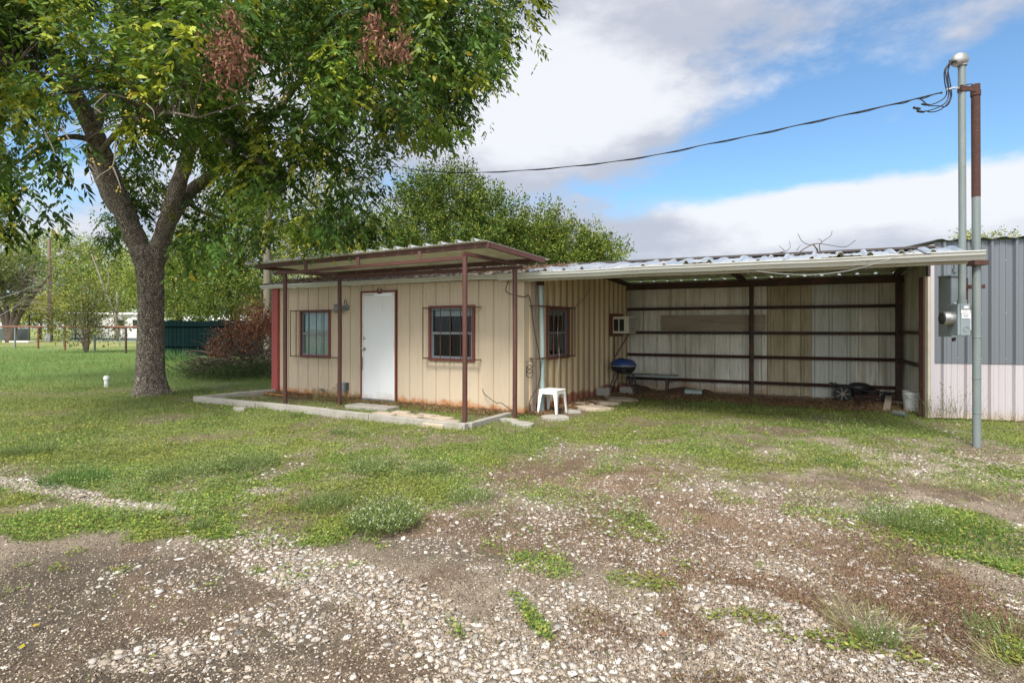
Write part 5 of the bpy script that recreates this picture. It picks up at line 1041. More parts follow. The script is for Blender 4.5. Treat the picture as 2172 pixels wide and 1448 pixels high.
# ------------------------------------------------------------------ ground
def pix(X, Y): return CX+F*X/np.maximum(Y,.5), HY+F*CH/np.maximum(Y,.5)
def ell(px, py, cx, cy, rx, ry, a=0.):
    c, s = math.cos(a), math.sin(a); u = ((px-cx)*c+(py-cy)*s)/rx; v = (-(px-cx)*s+(py-cy)*c)/ry; return np.exp(-(u*u+v*v)**1.3)
def zones(X, Y):
    """green cover, stone cover, brown moss, wet dark soil — patches of the real ground"""
    x, y = pix(X, Y)
    w = (fbm(X*1.3+9, Y*1.3, 5)-.5); w2 = fbm(X*4+3, Y*4, 4)-.5
    edge = np.interp(x, [-300,0,200,400,600,800,950,1100,1250,1400,1550,1700,1850,2000,2172,2500], [1000,1008,1030,1055,1070,1070,1040,985,960,955,945,945,945,955,975,990])
    yy = y+w*210+w2*95
    green = smooth(48, -40, yy-edge)
    for e in ((330,1105,370,36,.02,1),(620,1110,160,48,0,1),(790,1080,100,45,0,1),(80,1125,110,26,0,.8),(1160,1045,110,26,.1,.35),(1330,1110,90,28,.2,.6),(1150,1200,70,24,.2,.55),(2050,1130,175,50,.14,1.3),(2130,1165,90,40,.2,1.1),(1790,1100,120,28,.25,.35),(1840,1000,100,18,.15,.8),(1130,1310,70,18,.9,.5),(1800,985,110,16,.12,.8),(1900,1370,100,18,.35,.5),(2150,1370,60,40,.5,.7),(2080,1030,110,24,.2,.5),(1750,1040,90,20,.0,.4),(1360,1230,80,18,.1,.3),(1560,1010,130,15,.1,.3),(960,1330,40,16,.8,.4)):
        green = np.maximum(green, e[5]*smooth(.25,.75,ell(x,y,*e[:5])+w*.9+w2*.9))
    bare = np.zeros_like(X)
    for e in ((1650,912,85,9,.05,.9),(1395,934,75,6,-.08,.7),(270,930,60,6,0,.35),(560,935,70,9,0,.45),(1490,845,70,8,0,.5),(420,1000,60,8,0,.3),(1150,893,60,9,.0,.4),(620,985,110,10,0,.5),(900,985,110,18,.1,.5),(1060,1010,110,18,.1,.5),(560,1040,40,12,0,.6)):
        bare = np.maximum(bare, e[5]*smooth(.3,.6,ell(x,y,*e[:5])+w*.5+w2*.4))
    stone = np.zeros_like(X)
    for e in ((60,1030,150,24,.12,1.),(250,1062,190,22,.1,.85),(30,1060,90,20,.1,.6),(520,1150,170,34,.25,.75),(640,1200,190,55,.35,.95),(860,1290,230,70,.5,1.),(1020,1400,190,80,.5,.95),(760,1350,250,60,.1,.40),(380,1380,230,34,-.12,.52),(300,1230,200,40,-.1,.28),(560,1300,160,34,-.3,.42),(1250,1400,220,70,0,.75),(1180,1290,170,60,0,.5),(1400,1350,160,80,.5,.6),(1650,1330,190,80,.45,1.),(1900,1410,260,50,.2,1.),(1540,1290,110,50,.5,1.),(1560,1400,200,50,0,.8),(1500,1160,330,70,.05,.55),(1250,1080,260,60,.1,.5),(1700,1080,260,60,.1,.62),(1750,1200,240,40,.2,.55),(2000,990,260,36,.12,.7),(1600,980,200,28,-.02,.6),(1400,1030,330,30,0,.5),(2130,1270,90,20,.4,.4),(1990,1290,160,24,.4,.35),(1100,1120,200,40,.2,.35),(900,1150,170,30,.3,.3),(1880,1060,200,24,.1,.5),(930,1010,190,26,.1,.5),(1330,940,120,8,-.1,.6),(2100,1350,120,20,.4,.4),(1440,935,60,6,0,.8),(700,965,60,8,0,.4),(560,1040,40,12,0,.6),(650,915,30,5,0,.4)):
        stone = np.maximum(stone, e[5]*smooth(.1,.75,ell(x,y,*e[:5])+w*.35))
    stone = np.maximum(stone*smooth(-.4,.1,w2+w*.6+ (stone-.5)*.8), .30*smooth(.38,.62,fbm(X*1.9+21,Y*1.9+4,4))*(1-smooth(900,500,x)*smooth(1130,1200,y)*.75))
    moss = np.zeros_like(X)
    for e in ((1220,1010,230,40,.05,.8),(1600,1250,190,48,.15,1.),(1750,1340,90,46,.3,1.),(1930,1250,220,60,.3,1.),(2080,1320,150,60,.4,1.),(1650,1130,300,60,.1,.75),(1400,1170,200,60,.3,.7),(1290,1330,90,30,.4,.7),(1480,1310,80,60,.5,.8),(1500,1080,240,40,0,.7),(870,1105,90,34,.1,.7),(1500,1430,120,20,.0,.6),(1980,1390,100,30,.3,.8),(1240,1370,70,26,0,.6),(640,1060,160,22,0,.7),(1690,1370,120,50,.6,.4),(1050,1120,160,50,.1,.45)):
        moss = np.maximum(moss, e[5]*smooth(.2,.65,ell(x,y,*e[:5])+w*.7+w2*.5))
    dark = 1.25*smooth(.1,.65, ell(x,y,250,1330,520,170,-.05)+w*.5+ .6*ell(x,y,1000,1150,320,60,.1)+.9*ell(x,y,900,1440,420,60,0))
    # under the roof and at the wall foot: bare trodden soil
    s = (X-P0.x)*U.x+(Y-P0.y)*U.y; d = (X-P0.x)*M.x+(Y-P0.y)*M.y
    inbay = smooth(3.0, 3.5, d+w*.8)*(s > 6.4)*(s < 11.6); bare = np.maximum(bare, inbay*.95)
    bare = np.maximum(bare, smooth(.55,.15, np.hypot(d*.9-2.0, 0)*0+ (s-6.3)-.2+w*.4)*(s > 5.9)*(d > .1)*(d < 4.5)*.9)
    bed = smooth(-1.15,-.9,d)*smooth(.0,-.05,d)*(s > -.3)*(s < 5.9)
    bare = np.maximum(bare, bed*smooth(3.2,1.6,s+w*2)*.75)
    thin = smooth(.52,.66,fbm(X*1.7+40, Y*1.7, 5))*smooth(10.5,8.5,Y)*(x > 250)+.7*smooth(.56,.7,fbm(X*1.1+70, Y*1.1, 5))
    bare = np.maximum(bare, .75*np.clip(thin,0,1)); stone = np.maximum(stone, .5*np.clip(thin,0,1)*smooth(7.6,6.2,Y)*(yy < edge+10))
    house = (s > -.05)*(d > -.02)*(s < 6.0+.0*d)*(d < 4.4); green = np.maximum(green, .5*smooth(.60,.70,fbm(X*3.3+11,Y*3.3+60,4))*smooth(1300,1000,y)); green = green*(1-bare)*(1-house)
    stone = stone*(1-inbay)*(Y < 9)
    strip = np.maximum(smooth(.3,.6,ell(x,y,90,1034,150,17,.14)+w2*.5), np.maximum(smooth(.35,.65,ell(x,y,255,1066,150,13,.1)+w2*.5), .7*smooth(.35,.65,ell(x,y,570,1040,60,10,0)+w2*.5)))
    green = green*(1-.93*strip); stone = np.maximum(stone*(1-green*.80), strip*.95); moss = np.maximum(moss, .8*smooth(.3,.6,ell(x,y,470,1070,190,16,.05)+w2*.6))
    return green, stone, moss*(1-green*.6)*(1-.8*smooth(.55,.9,stone)), dark, bare
def gz(X, Y):
    s = (X-P0.x)*U.x+(Y-P0.y)*U.y; d = (X-P0.x)*M.x+(Y-P0.y)*M.y
    z = (fbm(X*.7,Y*.7,3)-.5)*.05+(fbm(X*5,Y*5,3)-.5)*.016*smooth(14,8,Y)
    return z*smooth(40,20,np.abs(X)+Y*.3)-.012+.02*smooth(6,2,Y)*0
gxs = np.concatenate([-np.geomspace(400,9.03,44), np.arange(-9,9.001,.035), np.geomspace(9.03,400,44)])
gys = np.concatenate([[-60,-20,-8,-3,-1,0,.6], np.arange(1.0,14.001,.03), np.geomspace(14.06,700,80)])
GX, GY = np.meshgrid(gxs, gys); GX = GX+0; gr_, st_, mo_, dk_, ba_ = zones(GX, GY)
n1 = fbm(GX*2.2+5, GY*2.2, 5)[...,None]; n2 = fbm(GX*9, GY*9, 3)[...,None]
soil = np.array([.225,.185,.14])*(.70+.6*n2); soil = soil*(1-.50*dk_[...,None])
soil = soil*(1-.25*smooth(.5,.7,n1))+np.array([.30,.24,.18])*.25*smooth(.5,.7,n1)
col = soil; mossc = np.array([.19,.122,.08])*(.65+.7*n2); mm = np.clip(mo_,0,1)[...,None]; col = col*(1-mm)+mossc*mm
ss = np.clip(st_,0,1)[...,None]*.4; col = col*(1-ss)+np.array([.34,.29,.235])*ss
barec = np.array([.14,.10,.07])*(.6+.8*n2); bb = np.clip(ba_,0,1)[...,None]; col = col*(1-bb)+barec*bb
gg = np.clip(gr_,0,1)[...,None]; gc_ = (np.array([.135,.16,.045])*(.55+.9*n1)); far = smooth(9,17,GY)[...,None]
gfar = np.array([.095,.17,.037])*(.7+.6*n1); dry = smooth(30,42,GY)[...,None]*smooth(.40,.6,n1); gfar = gfar*(1-dry)+np.array([.27,.26,.10])*dry; gc_ = gc_*(1-far)+gfar*far; gg = np.maximum(gg, far); col = col*(1-gg*.92)+gc_*gg*.92
nx, ny = len(gxs), len(gys); idx = np.arange(nx*ny).reshape(ny,nx)
Fq = np.stack([idx[:-1,:-1], idx[:-1,1:], idx[1:,1:], idx[1:,:-1]], -1).reshape(-1,4)
Vg = np.stack([GX, GY, gz(GX,GY)], -1).reshape(-1,3)
# ground shader: attribute colour plus fine grit
m = bpy.data.materials.new('ground'); m.use_nodes = True; nt = m.node_tree; b = nt.nodes['Principled BSDF']; b.inputs['Roughness'].default_value = .95; b.inputs['Specular IOR Level'].default_value = .15
at = N(nt,'ShaderNodeAttribute', attribute_name='Col'); tc = N(nt,'ShaderNodeTexCoord')
f1 = noise_mask(nt, 45, .3, .7, detail=6); f2 = noise_mask(nt, 160, .35, .65, detail=3, seed=2)
vo = N(nt,'ShaderNodeTexVoronoi'); vo.inputs['Scale'].default_value = 95; nt.links.new(tc.outputs['Object'], vo.inputs['Vector'])
mr = N(nt,'ShaderNodeMapRange'); mr.inputs['From Min'].default_value = .30; mr.inputs['From Max'].default_value = .16; nt.links.new(vo.outputs['Distance'], mr.inputs[0])
sel = N(nt,'ShaderNodeSeparateColor'); nt.links.new(vo.outputs['Color'], sel.inputs[0]); pk = mathn(nt,'GREATER_THAN', sel.outputs[0], .70); speck = mathn(nt,'MULTIPLY', mathn(nt,'MULTIPLY', mr.outputs[0], pk), noise_mask(nt, 5, .42, .62, seed=4))
k1 = mathn(nt,'ADD', mathn(nt,'MULTIPLY', f1, .55), mathn(nt,'MULTIPLY', f2, .45)); dkc = N(nt,'ShaderNodeMix', data_type='RGBA', blend_type='MULTIPLY'); dkc.inputs[0].default_value = 1
rmp = N(nt,'ShaderNodeMapRange'); rmp.inputs['To Min'].default_value = .38; rmp.inputs['To Max'].default_value = 1.6; nt.links.new(k1, rmp.inputs[0])
cmb = N(nt,'ShaderNodeCombineColor'); [nt.links.new(rmp.outputs[0], cmb.inputs[i]) for i in range(3)]
nt.links.new(at.outputs['Color'], dkc.inputs[6]); nt.links.new(cmb.outputs[0], dkc.inputs[7]); dkc.clamp_result = False
fin = mixc(nt, mathn(nt,'MULTIPLY', speck, .7), dkc.outputs[2], (.30,.25,.19)); nt.links.new(fin, b.inputs['Base Color'])
bn = N(nt,'ShaderNodeBump'); bn.inputs['Strength'].default_value = .7; bn.inputs['Distance'].default_value = .012; nt.links.new(k1, bn.inputs['Height']); nt.links.new(bn.outputs[0], b.inputs['Normal']); M_['ground'] = m
o = np_mesh('ground', Vg, Fq, 'ground', col.reshape(-1,3), smooth=True); tag(o, kind='structure')

# ---- scatter helper: positions with density falling with distance
def scat(n, y0, y1, pw=1.0, xw=1.05):
    u = rng.random(n); a = 1-pw
    Y = (y0**a+(y1**a-y0**a)*u)**(1/a) if abs(a) > 1e-6 else y0*(y1/y0)**u
    px = rng.uniform(-260, 2400, n); return (px-CX)/F*Y, Y
# limestone gravel
import itertools
phi = (1+5**.5)/2; ico = np.array([(-1,phi,0),(1,phi,0),(-1,-phi,0),(1,-phi,0),(0,-1,phi),(0,1,phi),(0,-1,-phi),(0,1,-phi),(phi,0,-1),(phi,0,1),(-phi,0,-1),(-phi,0,1)])/np.sqrt(1+phi*phi)
icf = np.array([(0,11,5),(0,5,1),(0,1,7),(0,7,10),(0,10,11),(1,5,9),(5,11,4),(11,10,2),(10,7,6),(7,1,8),(3,9,4),(3,4,2),(3,2,6),(3,6,8),(3,8,9),(4,9,5),(2,4,11),(6,2,10),(8,6,7),(9,8,1)])
def stones(X, Y, S, name, label, pal, w, flat=.32):
    n = len(X); V = ico[None]*(1+rng.normal(size=(n,12,1))*.10); V = np.sign(V)*np.abs(V)**.62*(1+rng.normal(size=(n,12,3))*.24)*.86; sc_ = np.stack([S*rng.uniform(.8,1.35,n), S*rng.uniform(.6,.95,n), S*flat*rng.uniform(.6,1.1,n)],1)
    V = V*sc_[:,None,:]; a = rng.uniform(0,2*np.pi,n); tx = rng.normal(size=n)*.22; ca, sa = np.cos(a), np.sin(a)
    x = V[...,0]; y = V[...,1]; z = V[...,2]+x*tx[:,None]; V = np.stack([x*ca[:,None]-y*sa[:,None]+X[:,None], x*sa[:,None]+y*ca[:,None]+Y[:,None], z+(gz(X,Y)+sc_[:,2]*.25)[:,None]], -1)
    Fs = icf[None]+np.arange(n)[:,None,None]*12; c = colmix(n, pal, w, .2)
    return tag(np_mesh(name, V.reshape(-1,3), Fs.reshape(-1,3), 'rock', np.repeat(c,12,0)), label, 'gravel', kind='stuff')
X, Y = scat(370000, 1.9, 9, 1.25); g_, s_, m_, d_, b_ = zones(X, Y); kp = rng.random(len(X)) < np.clip(s_,0,1)**1.6*.72*(1-.3*np.clip(m_,0,1)); X, Y = X[kp], Y[kp]; S = np.clip(rng.lognormal(math.log(.0108),.45,len(X)),.0045,.028); 
# thin overlaps on a coarse cell grid
order = np.argsort(-S); X, Y, S = X[order], Y[order], S[order]; cell = {}; keep = np.zeros(len(X), bool)
for i in range(len(X)):
    cx_, cy_ = int(X[i]//.04), int(Y[i]//.04); ok = True
    for a in (-1,0,1):
        for b2 in (-1,0,1):
            for j in cell.get((cx_+a, cy_+b2), ()):
                if (X[i]-X[j])**2+(Y[i]-Y[j])**2 < (.80*(S[i]+S[j]))**2: ok = False; break
            if not ok: break
        if not ok: break
    if ok: keep[i] = True; cell.setdefault((cx_,cy_),[]).append(i)
X, Y, S = X[keep], Y[keep], S[keep]; print('stones', len(X))
PAL = [(.39,.36,.325),(.46,.435,.40),(.28,.235,.19),(.37,.315,.26)]
stones(X, Y, S, 'gravel', 'white limestone gravel scattered over brown soil', PAL, (4,3,2,2))
X, Y = scat(190000, 1.8, 8, 1.5); g_, s_, m_, d_, b_ = zones(X, Y); kp = rng.random(len(X)) < (.22+.55*np.clip(s_,0,1))*(1-np.clip(g_,0,1))*(1-.6*m_); X, Y = X[kp], Y[kp]
stones(X, Y, rng.uniform(.0025,.007,len(X)), 'fine_gravel', 'small pale chips strewn over the bare soil', [(.34,.28,.21),(.27,.215,.16),(.42,.37,.30)], (3,3,2), .7)
# low leafy ground cover
GP = [(.17,.26,.045),(.11,.19,.035),(.26,.31,.065),(.33,.295,.075)]
def cover(n, y0, y1, pw, size, hgt, name, label, thr, pal, w, sel, kind='leaf'):
    X, Y = scat(n, y0, y1, pw); z = zones(X, Y); g = sel(X, Y, z); kp = rng.random(n) < g; X, Y, g = X[kp], Y[kp], g[kp]; n = len(X)
    k = (1+np.clip(Y-4,0,12)*.085); lump = fbm(X*3.1, Y*3.1, 3)
    if kind == 'leaf':
        P = np.stack([X, Y, gz(X,Y)+hgt*k*rng.random(n)*(.4+1.2*lump)], 1); a = rng.uniform(0,2*np.pi,n); Dr = np.stack([np.cos(a), np.sin(a), rng.uniform(-.15,.55,n)],1); L = size*k*rng.uniform(.6,1.3,n); Wd = L*.75; nr = (0,0,3.)
    else:
        P = np.stack([X, Y, gz(X,Y)-.004], 1); a = rng.uniform(0,2*np.pi,n); t = rng.uniform(.2,1.1,n); Dr = np.stack([np.cos(a)*t, np.sin(a)*t, np.ones(n)],1); L = size*k*rng.uniform(.5,1.3,n)*(.45+1.1*lump); Wd = (.0042*k+0*L); nr = None
    hue = fbm(X*.9+30, Y*.9, 3); c = colmix(n, pal, w, .14); f = smooth(.42,.62,hue)[:,None]; c = c*(1-f*.35)+np.array([.25,.225,.045])*f*.35
    c *= (.75+.5*lump[:,None]); V, Fc, C = leaves(P, Dr, L, Wd, np.clip(c,.005,.9), fold=.1, nref=nr)
    print(name, n); return tag(np_mesh(name, V, Fc, 'grass', C), label, 'ground cover', kind='stuff')
cover(420000, 2.2, 13, 1.7, .019, .026, 'ground_cover', 'low leafy green ground cover over the yard', 0, GP, (4,3,3,1.3), lambda X,Y,z: np.clip(z[0],0,1)*.95)
cover(350000, 2.2, 26, 1.35, .052, 0, 'grass', 'short yellow-green lawn grass around the building', 0, [(.185,.25,.07),(.13,.21,.045),(.30,.31,.13),(.085,.16,.037)], (3,4,2,2), lambda X,Y,z: np.clip(z[0],0,1)*.8*(.3+.9*smooth(.35,.6,fbm(X*.8+7,Y*.8,3)))+.004, 'blade')
cover(105000, 13, 55, .6, .11, 0, 'grass', 'taller grass along the red pipe fence', 0, [(.095,.18,.045),(.14,.215,.06),(.21,.25,.09)], (4,3,2), lambda X,Y,z: .9*(X < 6)*smooth(13,17,Y)*(.15+1.0*np.exp(-((Y-27)/9)**2)*smooth(.3,.6,fbm(X*.25,Y*.25,3))), 'blade')
cover(120000, 4.0, 9.5, 1.3, .016, .13, 'weeds', 'pale green fuzzy weeds standing in clumps in the lawn', 0, [(.20,.28,.10),(.14,.21,.07),(.27,.33,.16)], (3,3,2), lambda X,Y,z: np.clip(z[0]+.25,0,1)*.85*smooth(.56,.66,fbm(X*1.5+90,Y*2.4,4))*smooth(9,7.5,Y)*(pix(X,Y)[1] < 1120))
# moss crumbs
def crumbs(n, name, label, sel, pal, size, m='grass'):
    X, Y = scat(n, 1.9, 8, 1.8); z = zones(X, Y); kp = rng.random(n) < sel(z); X, Y = X[kp], Y[kp]; n = len(X)
    P = np.stack([X, Y, gz(X,Y)+rng.uniform(0,.018,n)],1); Dr = rng.normal(size=(n,3))+np.array([0,0,.3]); V, Fc, C = leaves(P, Dr, size*rng.uniform(.5,1.4,n), size*.5, colmix(n, pal, [3,2,2], .25)); print(name, n)
    return tag(np_mesh(name, V, Fc, m, C), label, 'ground cover', kind='stuff')
crumbs(410000, 'dry_moss', 'dry reddish-brown spurge matted on the gravel', lambda z: np.clip(z[2],0,1)*.75, [(.20,.125,.078),(.14,.088,.056),(.26,.175,.115)], .013)
crumbs(60000, 'low_weeds', 'tiny yellow-green weeds dotted over the gravel', lambda z: (1-np.clip(z[0],0,1))*.0+.25*smooth(.2,.5,z[2])*(1-z[3]), [(.2,.2,.04),(.14,.17,.03),(.25,.2,.05)], .014)
crumbs(150000, 'soil_crumbs', 'loose brown crumbs and bits of dry stem on bare soil', lambda z: (1-np.clip(z[0],0,1))*(.65-.3*z[3]), [(.13,.095,.065),(.24,.185,.13),(.07,.05,.036)], .012)
# tufts and weeds: each a plant of its own
def tuft(x, y, rad, h, n, pal, w, label, name='grass_tuft', cat='weed', group=None, wd=.004, lean=1.0, flowers=0, leafy=0, Y=None, z0=0.):
    c = G(x, y) if Y is None else Gd(x, Y); c = np.array([c.x, c.y, 0.]); a = rng.uniform(0,2*np.pi,n); r = rad*np.sqrt(rng.random(n))*.5
    P = c+np.stack([np.cos(a)*r, np.sin(a)*r, np.full(n,z0)],1); t = rng.uniform(.1,1,n)*lean; Dr = np.stack([np.cos(a)*t, np.sin(a)*t, np.ones(n)],1)+rng.normal(size=(n,3))*.15; L = h*rng.uniform(.5,1.15,n)
    parts = [leaves(P, Dr, L, wd, colmix(n, pal, w, .15), fold=.1)]
    if leafy:
        k = leafy; ii = rng.integers(0,n,k); f = rng.uniform(.25,1,k); Q = P[ii]+nrm(Dr[ii])*(L[ii]*f)[:,None]; parts.append(leaves(Q, rng.normal(size=(k,3))+np.array([0,0,.3]), (h*.09+rng.random(k)*h*.09)*(.45 if name == 'wispy_weed' else 1), h*.05*(.4 if name == 'wispy_weed' else 1), colmix(k, pal, w, .2)))
    if flowers:
        k = flowers; ii = rng.integers(0,n,k); Q = P[ii]+nrm(Dr[ii])*(L[ii]*rng.uniform(.8,1.05,k))[:,None]; parts.append(leaves(Q, rng.normal(size=(k,3)), .009, .009, colmix(k, [(.62,.64,.5)], [1], .08)))
    V, Fc, C = cat_meshes(parts); return tag(np_mesh(name, V, Fc, 'grass', C), label, cat, group)
WG = [(.15,.21,.06),(.21,.26,.10),(.11,.165,.045)]; DG = [(.36,.31,.17),(.24,.24,.11),(.16,.2,.07)]
gp = 'leafy weeds in the yard'
for x, y, rd, h, nb, lf, fl, lb in ((815,1115,.42,.17,700,2600,420,'big rounded weed with tiny white flowers at the edge of the lawn'),(525,990,.55,.13,600,2200,60,'wide bushy weed in the lawn left of the centre'),(380,1010,.5,.12,500,1800,40,'bushy weed left of the wide lawn weed'),(60,960,.5,.12,500,1600,20,'bushy green weed near the left edge of the photo'),(160,1020,.5,.11,500,1700,20,'dark green weed beside the left gravel strip'),(790,1000,.4,.14,400,1300,120,'pale stalky weed above the flowering weed'),(910,1000,.35,.12,350,1000,80,'pale weed in front of the canopy posts'),(430,1118,.14,.07,150,300,0,'small blue-green tuft above the gravel'),(1000,1060,.36,.10,300,1100,80,'low weed right of the big flowering weed'),(690,1075,.4,.11,400,1200,20,'green weed left of the big flowering weed'),(1920,1110,.5,.12,500,1900,160,'tall green weed left of the dark clover patch'),(2100,1140,.5,.06,120,3400,10,'dark green clover patch at the right edge'),(1985,1150,.4,.055,110,2200,10,'dark clover left of the larger clover patch'),(1780,985,.42,.07,150,1900,10,'dark green leafy patch in front of the pole'),(990,903,.16,.13,120,350,0,'weed at the foot of the front right canopy post'),(1310,906+40,.2,.06,100,200,0,'tiny weed in the lawn before the bay'),(630,884,.2,.12,120,400,0,'weed against the outside of the block edging'),(470,880,.22,.1,120,400,0,'weed outside the left part of the block edging'),(1860,1355,.16,.07,150,500,40,'small bright green weed on the right gravel'),(2145,1360,.34,.08,200,900,40,'leafy weed at the lower right edge'),(720,920,.24,.10,160,500,10,'weed tuft in the lawn below the edging')):
    tuft(x, y, rd, h, nb, WG if not lb.startswith('dark') else [(.08,.17,.04),(.12,.21,.05),(.06,.13,.03)], (3,3,2), lb, 'leafy_weed', 'weed', gp, .004, 1.0, fl, lf)
gp = 'dry grass tufts on the gravel'
for x, y, rd, h, nb, lb in ((1790,1010,.3,.13,170,'straw-coloured tuft behind the dark leafy patch'),(1720,1060,.34,.10,200,'dry tuft on the middle right gravel'),(1850,1060,.32,.10,180,'dry tuft left of the flowering green weed'),(1850,1335,.34,.10,220,'large dry grass tuft with long straw blades'),(1790,1290,.2,.11,50,'few long straw blades above the large dry tuft'),(2060,1040,.36,.13,200,'dry grass tuft in front of the galvanised pole'),(2150,1070,.3,.13,160,'dry grass tuft at the right edge'),(1640,1000,.2,.06,90,'small dry tuft at the centre right gravel'),(2165,1420,.25,.12,120,'tall straw blades in the lower right corner'),(1255,1055,.22,.08,110,'small dry tuft at the lawn edge'),(1940,960,.3,.12,140,'dry tuft left of the pole foot'),(820,980,.26,.13,150,'dry stalks above the flowering weed'),(1970,1030,.3,.11,150,'dry tuft between the pole and the clover'),(640,1060,.24,.08,120,'pale dry tuft right of the left gravel strip'),(1470,1100,.16,.05,80,'tiny dry tuft on the gravel in the middle'),(2040,975,.2,.12,110,'dry grass around the foot of the pole')):
    tuft(x, y, rd, h, nb, DG, (3,2,2), lb, 'grass_tuft', 'grass tuft', gp, .0032, 2.6)
gp = 'tall wispy weeds at the grey building'
for x, Y, h, lb in ((1992,8.45,.5,'wispy weed left of the meter below the lilac wall'),(2018,8.3,.62,'tallest wispy weed against the lilac wall'),(2040,8.3,.45,'wispy weed directly behind the pole'),(2105,8.2,.22,'low weed at the lilac wall right of the pole'),(2150,8.1,.25,'low weed at the lilac wall near the right edge'),(1965,8.5,.34,'wispy weed at the foot of the rusty post'),(1905,8.9,.25,'weed in front of the bucket')):
    tuft(x, 0, .3, h, 34, [(.16,.15,.07),(.2,.19,.09),(.11,.13,.05)], (3,2,2), lb, 'wispy_weed', 'weed', gp, .0035, .6, 14, 70, Y=Y)
gp = 'weeds in the bed under the canopy'
for x, y, rd, h, nb, lf, lb in ((690,852,.35,.34,110,160,'tall dry weed clump left of the grey outlet box'),(740,850,.3,.2,110,120,'dry weed heap beside the second canopy post'),(505,846,.4,.08,150,420,'green weed at the left end of the bed'),(560,848,.3,.08,150,320,'green weed beside the first canopy post'),(640,856,.3,.07,120,150,'dry leafy litter below the left window')):
    tuft(x, y, rd, h, nb, [(.22,.18,.09),(.13,.15,.05),(.3,.24,.12)] if 'dry' in lb else WG, (3,2,2), lb, 'bed_weed', 'weed', gp, .004, .8, 0, lf)
tuft(376, 0, 1.2, .55, 420, [(.11,.24,.06),(.16,.3,.1),(.08,.17,.05)], (3,2,2), 'clump of long bright green grass in front of the teal fence', 'grass_clump', 'grass', None, .016, .8, Y=23)
# fallen leaves
gp = 'fallen leaves on the soil'
for i, (x, y, c, lb) in enumerate(((68,1335,(.62,.40,.03),'yellow fallen leaf on the dark soil at the lower left'),(44,1385,(.55,.5,.04),'small yellow-green fallen leaf at the lower left corner'),(520,1283,(.5,.28,.08),'orange-tan fallen leaf left of the gravel band'),(1400,1353,(.36,.17,.09),'curled brown leaf on the gravel at the bottom centre'),(643,1010,(.32,.10,.05),'red-brown leaf at the edge of the lawn'),(820,1125+10,(.3,.1,.06),'red-brown leaf under the big flowering weed'),(1968,1185,(.36,.2,.1),'brown leaf below the clover patch'),(2080,1268,(.33,.15,.1),'curled brown leaf on the right moss'),(1635,1430,(.45,.22,.12),'orange-brown leaf at the bottom right of centre'))):
    p = G(x,y); V, Fc, C = leaves(np.array([[p.x,p.y,.02]]), np.array([[math.cos(i*2.),math.sin(i*2.),.2]]), .036, .02, np.array([c])*.6, fold=.3, nref=(0,0,4)); tag(np_mesh('fallen_leaf', V, Fc, 'deadleaf', C), lb, 'leaf', gp)
# debris under back wall: dirt heap
X, Y = [], []
mb = MB(); 
hx = []
for i in range(26):
    t_ = .1+i*.075; row = []
    for j in range(8): off_ = .0+j*.1; h_ = .20*math.exp(-((j-1.)/2.6)**2)*(.55+.45*math.sin(t_*5+1)*math.sin(t_*2.2))+.02*random.random(); row.append(BW(t_, off_+.02, h_*smooth(0,.3,np.array(1.95-t_)).item()-.01))
    hx.append(row)
for a, b in zip(hx, hx[1:]):
    for j in range(7): mb.quad(a[j], a[j+1], b[j+1], b[j])
M_['dirt'] = mat('red_brown_dirt', (.10,.055,.035), .95, layers=[((.18,.12,.08),.7,14,.45,.65)], bump=(40,.8)); tag(mb.build('dirt_heap', 'dirt', smooth='all'), 'low heap of red-brown dirt along the back wall of the bay', 'dirt heap')
crumb = [(.22,.13,.07),(.14,.09,.05),(.3,.2,.12)]
n = 14000; t_ = rng.uniform(0,LB,n); of = rng.random(n)**1.3*1.5; P = np.stack([B1.x+bu.x*t_+bo.x*of, B1.y+bu.y*t_+bo.y*of, rng.uniform(0,.03,n)+.01],1); n2_ = 9000; q = rng.uniform(0,4.2,n2_); of = rng.random(n2_)*.45; P2 = np.stack([C0.x+su.x*q+so.x*of, C0.y+su.y*q+so.y*of, rng.uniform(0,.025,n2_)+.01],1); n3 = 6000; q = rng.uniform(0,5.8,n3); of = rng.random(n3)**1.5*.5; P3 = np.stack([P0.x+U.x*q-M.x*of, P0.y+U.y*q-M.y*of, rng.uniform(0,.03,n3)+.01],1)
P = np.concatenate([P,P2,P3]); V, Fc, C = leaves(P, rng.normal(size=P.shape)*np.array([1,1,.35]), .03+.04*rng.random(len(P)), .012, colmix(len(P), crumb, [3,3,2], .25)); tag(np_mesh('leaf_litter', V, Fc, 'deadleaf', C), 'dry leaf litter and crumbs along the wall feet', 'leaf litter', kind='stuff')
# roof litter on the old roof
n = 9000; s = rng.uniform(-.2,6.2,n); d = rng.uniform(-.05,1.9,n); P = np.array([list(roofpt(a,b)) for a, b in zip(s,d)])+np.array([0,0,.03])+rng.random((n,1))*np.array([0,0,.03]); V, Fc, C = leaves(P, rng.normal(size=(n,3))*np.array([1,1,.4]), .05+.07*rng.random(n), .014, colmix(n, [(.2,.13,.08),(.10,.07,.05),(.32,.24,.17)], [3,3,2], .25)); tag(np_mesh('roof_litter', V, Fc, 'deadleaf', C), 'dry twigs and leaves littering the old roof', 'leaf litter', kind='stuff')

